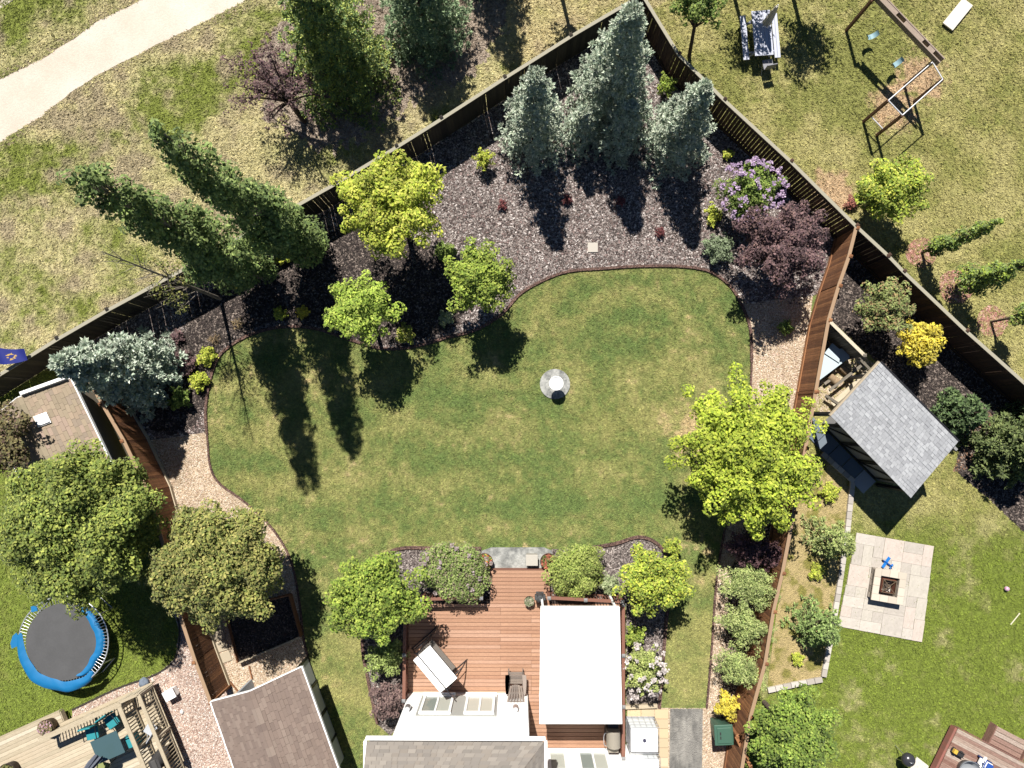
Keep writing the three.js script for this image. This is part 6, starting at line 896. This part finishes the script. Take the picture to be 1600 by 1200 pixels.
// junipers along the gravel strip
const gJ = 'junipers along the gravel strip';
[[1172, 915, 'juniper nearest the dark purple shrubs along the gravel strip', 1.12], [1164, 976, 'middle juniper of the three along the gravel strip', 1], [1157, 1042, 'juniper nearest the yellow shrub along the gravel strip', 0.98]].forEach(([x, y, l, k]) => leafy('juniper', l, 'shrub', { at: [x, y], r: 47 * k, hc: 1.3, tall: 0.75, sx: 1.2, sz: 0.72, rot: -0.5, cols: juniper, leaf: 0.1, slim: 0.35, steps: 4, c0: 0.24, c1: 0.13, inner: 0.3, shrub: true, group: gJ, droop: 0.2 }));
leafy('golden_shrub', 'bright yellow shrub beside the green bin', 'shrub', { at: [1137, 1102], r: 24, hc: 0.9, sz: 1.15, cols: gold, shrub: true, even: true, leaf: 0.1 });
leafy('purple_shrub', 'dark purple shrub under the drooping yellow green tree', 'shrub', { at: [1165, 856], r: 36, hc: 1.2, cols: C([94, 62, 66], [78, 50, 54], [112, 78, 80]), shrub: true, leaf: 0.1 });
leafy('purple_shrub', 'dark purple shrub pressed against the cedar fence', 'shrub', { at: [1203, 866], r: 28, hc: 1.2, cols: C([94, 62, 66], [78, 50, 54], [112, 78, 80]), shrub: true, leaf: 0.1 });
// shrubs by the deck
leafy('flowering_shrub', 'round shrub with faded mauve blossom at the deck railing', 'shrub', { at: [710, 893], r: 56, hc: 1.0, tall: 0.65, sz: 0.82, cols: C([138, 158, 80], [120, 142, 68], [156, 172, 98], [150, 140, 112]), leaf: 0.09, shrub: true, even: true, c0: 0.34, c1: 0.27, bloom: { n: 22, cols: C([176, 160, 160], [156, 140, 136]) } });
leafy('clipped_shrub', 'round green shrub between the landing pot and the canopy railing', 'shrub', { at: [899, 893], r: 48, hc: 1.0, tall: 0.7, sz: 0.9, cols: C([150, 164, 76], [130, 148, 64], [170, 180, 96]), leaf: 0.09, shrub: true, even: true, c0: 0.34, c1: 0.27 });
leafy('grey_shrub', 'small grey green shrub next to the canopy corner', 'shrub', { at: [951, 911], r: 22, hc: 0.7, cols: paleG, leaf: 0.08, shrub: true, even: true });
leafy('lime_shrub', 'small lime shrub at the tip of the curved canopy bed', 'shrub', { at: [1050, 856], r: 19, hc: 0.6, cols: limeG.concat(lime), leaf: 0.09, shrub: true });
leafy('leafy_shrub', 'green shrub squeezed beside the canopy railing', 'shrub', { at: [992, 992], r: 20, hc: 0.8, cols: limeG, leaf: 0.1, shrub: true });
leafy('flowering_shrub', 'shrub with whitish blossom beside the long canopy railing', 'shrub', { at: [1005, 1046], r: 36, hc: 0.9, sz: 1.3, cols: C([160, 172, 92], [138, 154, 76], [178, 186, 116]), leaf: 0.09, shrub: true, bloom: { n: 46, cols: C([222, 212, 208], [200, 190, 186]) } });
leafy('leafy_shrub', 'light green shrub below the maple at the deck side', 'shrub', { at: [603, 1026], r: 36, hc: 0.9, cols: C([150, 168, 86], [132, 152, 74], [170, 184, 108]), leaf: 0.09, shrub: true });
leafy('purple_shrub', 'brownish purple shrub beside the house corner', 'shrub', { at: [606, 1095], r: 34, hc: 0.9, cols: C([124, 100, 96], [104, 82, 80], [144, 120, 112]), leaf: 0.09, shrub: true, even: true });
// low shrubs in the beds
const low = (name, label, x, y, rp, cols, o = {}) => leafy(name, label, 'shrub', { at: [x, y], r: rp, hc: px2m(rp) * 0.6, tall: 0.75, cols, leaf: 0.085, shrub: true, limbs: 16, ...o });
low('lime_shrub', 'small upright lime shrub alone in the bed before the spruces', 757, 248, 19, lime, { tall: 1.1, hc: 0.6 });
low('lime_shrub', 'small lime shrub between the tallest spruce and the fence corner', 1040, 134, 20, limeG, { hc: 0.7, tall: 1.1 });
low('lime_spirea', 'upper of two lime mounds beside the lawn edging', 322, 558, 19, lime, { even: true });
low('lime_spirea', 'lower of two lime mounds beside the lawn edging', 312, 597, 19, lime, { even: true });
low('purple_shrub', 'dark purple shrub between the pale spruce and the lime mounds', 288, 570, 24, purple);
low('purple_shrub', 'tiny dark purple shrub near the pale spruce tip', 277, 526, 13, purple);
low('purple_shrub', 'dark shrub in the shade below the lime mounds', 280, 622, 22, midG);
low('golden_spirea', 'small golden shrub in poplar shade at the lawn edge', 437, 491, 13, lime);
low('golden_spirea', 'small sunlit golden shrub before the lime maple', 473, 487, 13, gold);
low('golden_spirea', 'small golden shrub at the foot of the poplar by the fence', 368, 441, 16, gold);
low('golden_spirea', 'lime shrub at the foot of the second poplar', 441, 402, 16, lime);
low('golden_spirea', 'golden shrub below the lime maple at the lawn edging', 634, 522, 20, olive2.concat(lime));
low('pale_shrub', 'pale variegated shrub between the two lime maples', 697, 498, 16, paleG);
low('green_shrub', 'small dark green shrub between the yellow maple and the lime maple', 695, 392, 20, midG);
low('grey_shrub', 'grey green shrub at the end of the curved lawn edging', 1122, 388, 30, C([134, 150, 112], [116, 134, 96], [152, 166, 132]), { even: true });
low('lime_shrub', 'narrow lime shrub in the shade below the lilac', 1116, 336, 17, lime, { sz: 1.3 });
low('lime_shrub', 'tiny lime shrub between the broad spruce and the fence', 1137, 241, 11, lime);
const redC = C([122, 62, 62], [100, 48, 50], [140, 78, 74]);
[[785, 320, 'tiny red barberry in the open mulch below the lime shrub'], [886, 312, 'tiny red barberry in the shadow of the lone tall spruce'], [969, 314, 'tiny red barberry below the middling spruce'], [1031, 363, 'tiny red barberry nearest the grey green shrub']].forEach(([x, y, l]) => low('red_barberry', l, x, y, 11, redC, { leaf: 0.075, cover: 0.35 }));
low('dry_grass_clump', 'tan dry grass clump beside the bare tree shadow', 372, 506, 13, C([176, 152, 110], [150, 128, 88]), { slim: 0.2, leaf: 0.12, cover: 0.3 });
low('dry_grass_clump', 'tan dry grass clump above the lime mounds', 335, 530, 13, C([170, 146, 110], [140, 118, 84]), { slim: 0.2, leaf: 0.12, cover: 0.3 });
low('lime_spirea', 'flat lime mound in the dry bed before the shed step', 1297, 769, 18, lime, { even: true, tall: 0.5 });
low('lime_spirea', 'flat lime mound between the two larches', 1275, 894, 15, lime, { even: true, tall: 0.5 });
low('lime_spirea', 'flat lime mound below the second larch', 1247, 1030, 13, lime, { even: true, tall: 0.5 });
low('lime_spirea', 'lime shrub in the dry bed beside the cedar fence', 1266, 742, 18, limeG, {});
low('green_shrub', 'small shrub in the plum shade on the gravel', 1228, 512, 14, midG, {});
low('red_barberry', 'reddish shrub beside the lime shrub tree at the fence', 1332, 318, 13, C([170, 110, 92], [150, 92, 80]), {});

scene.traverse(o => { if (o.isMesh) { o.castShadow = true; o.receiveShadow = true; } });
renderer.render(scene, camera);
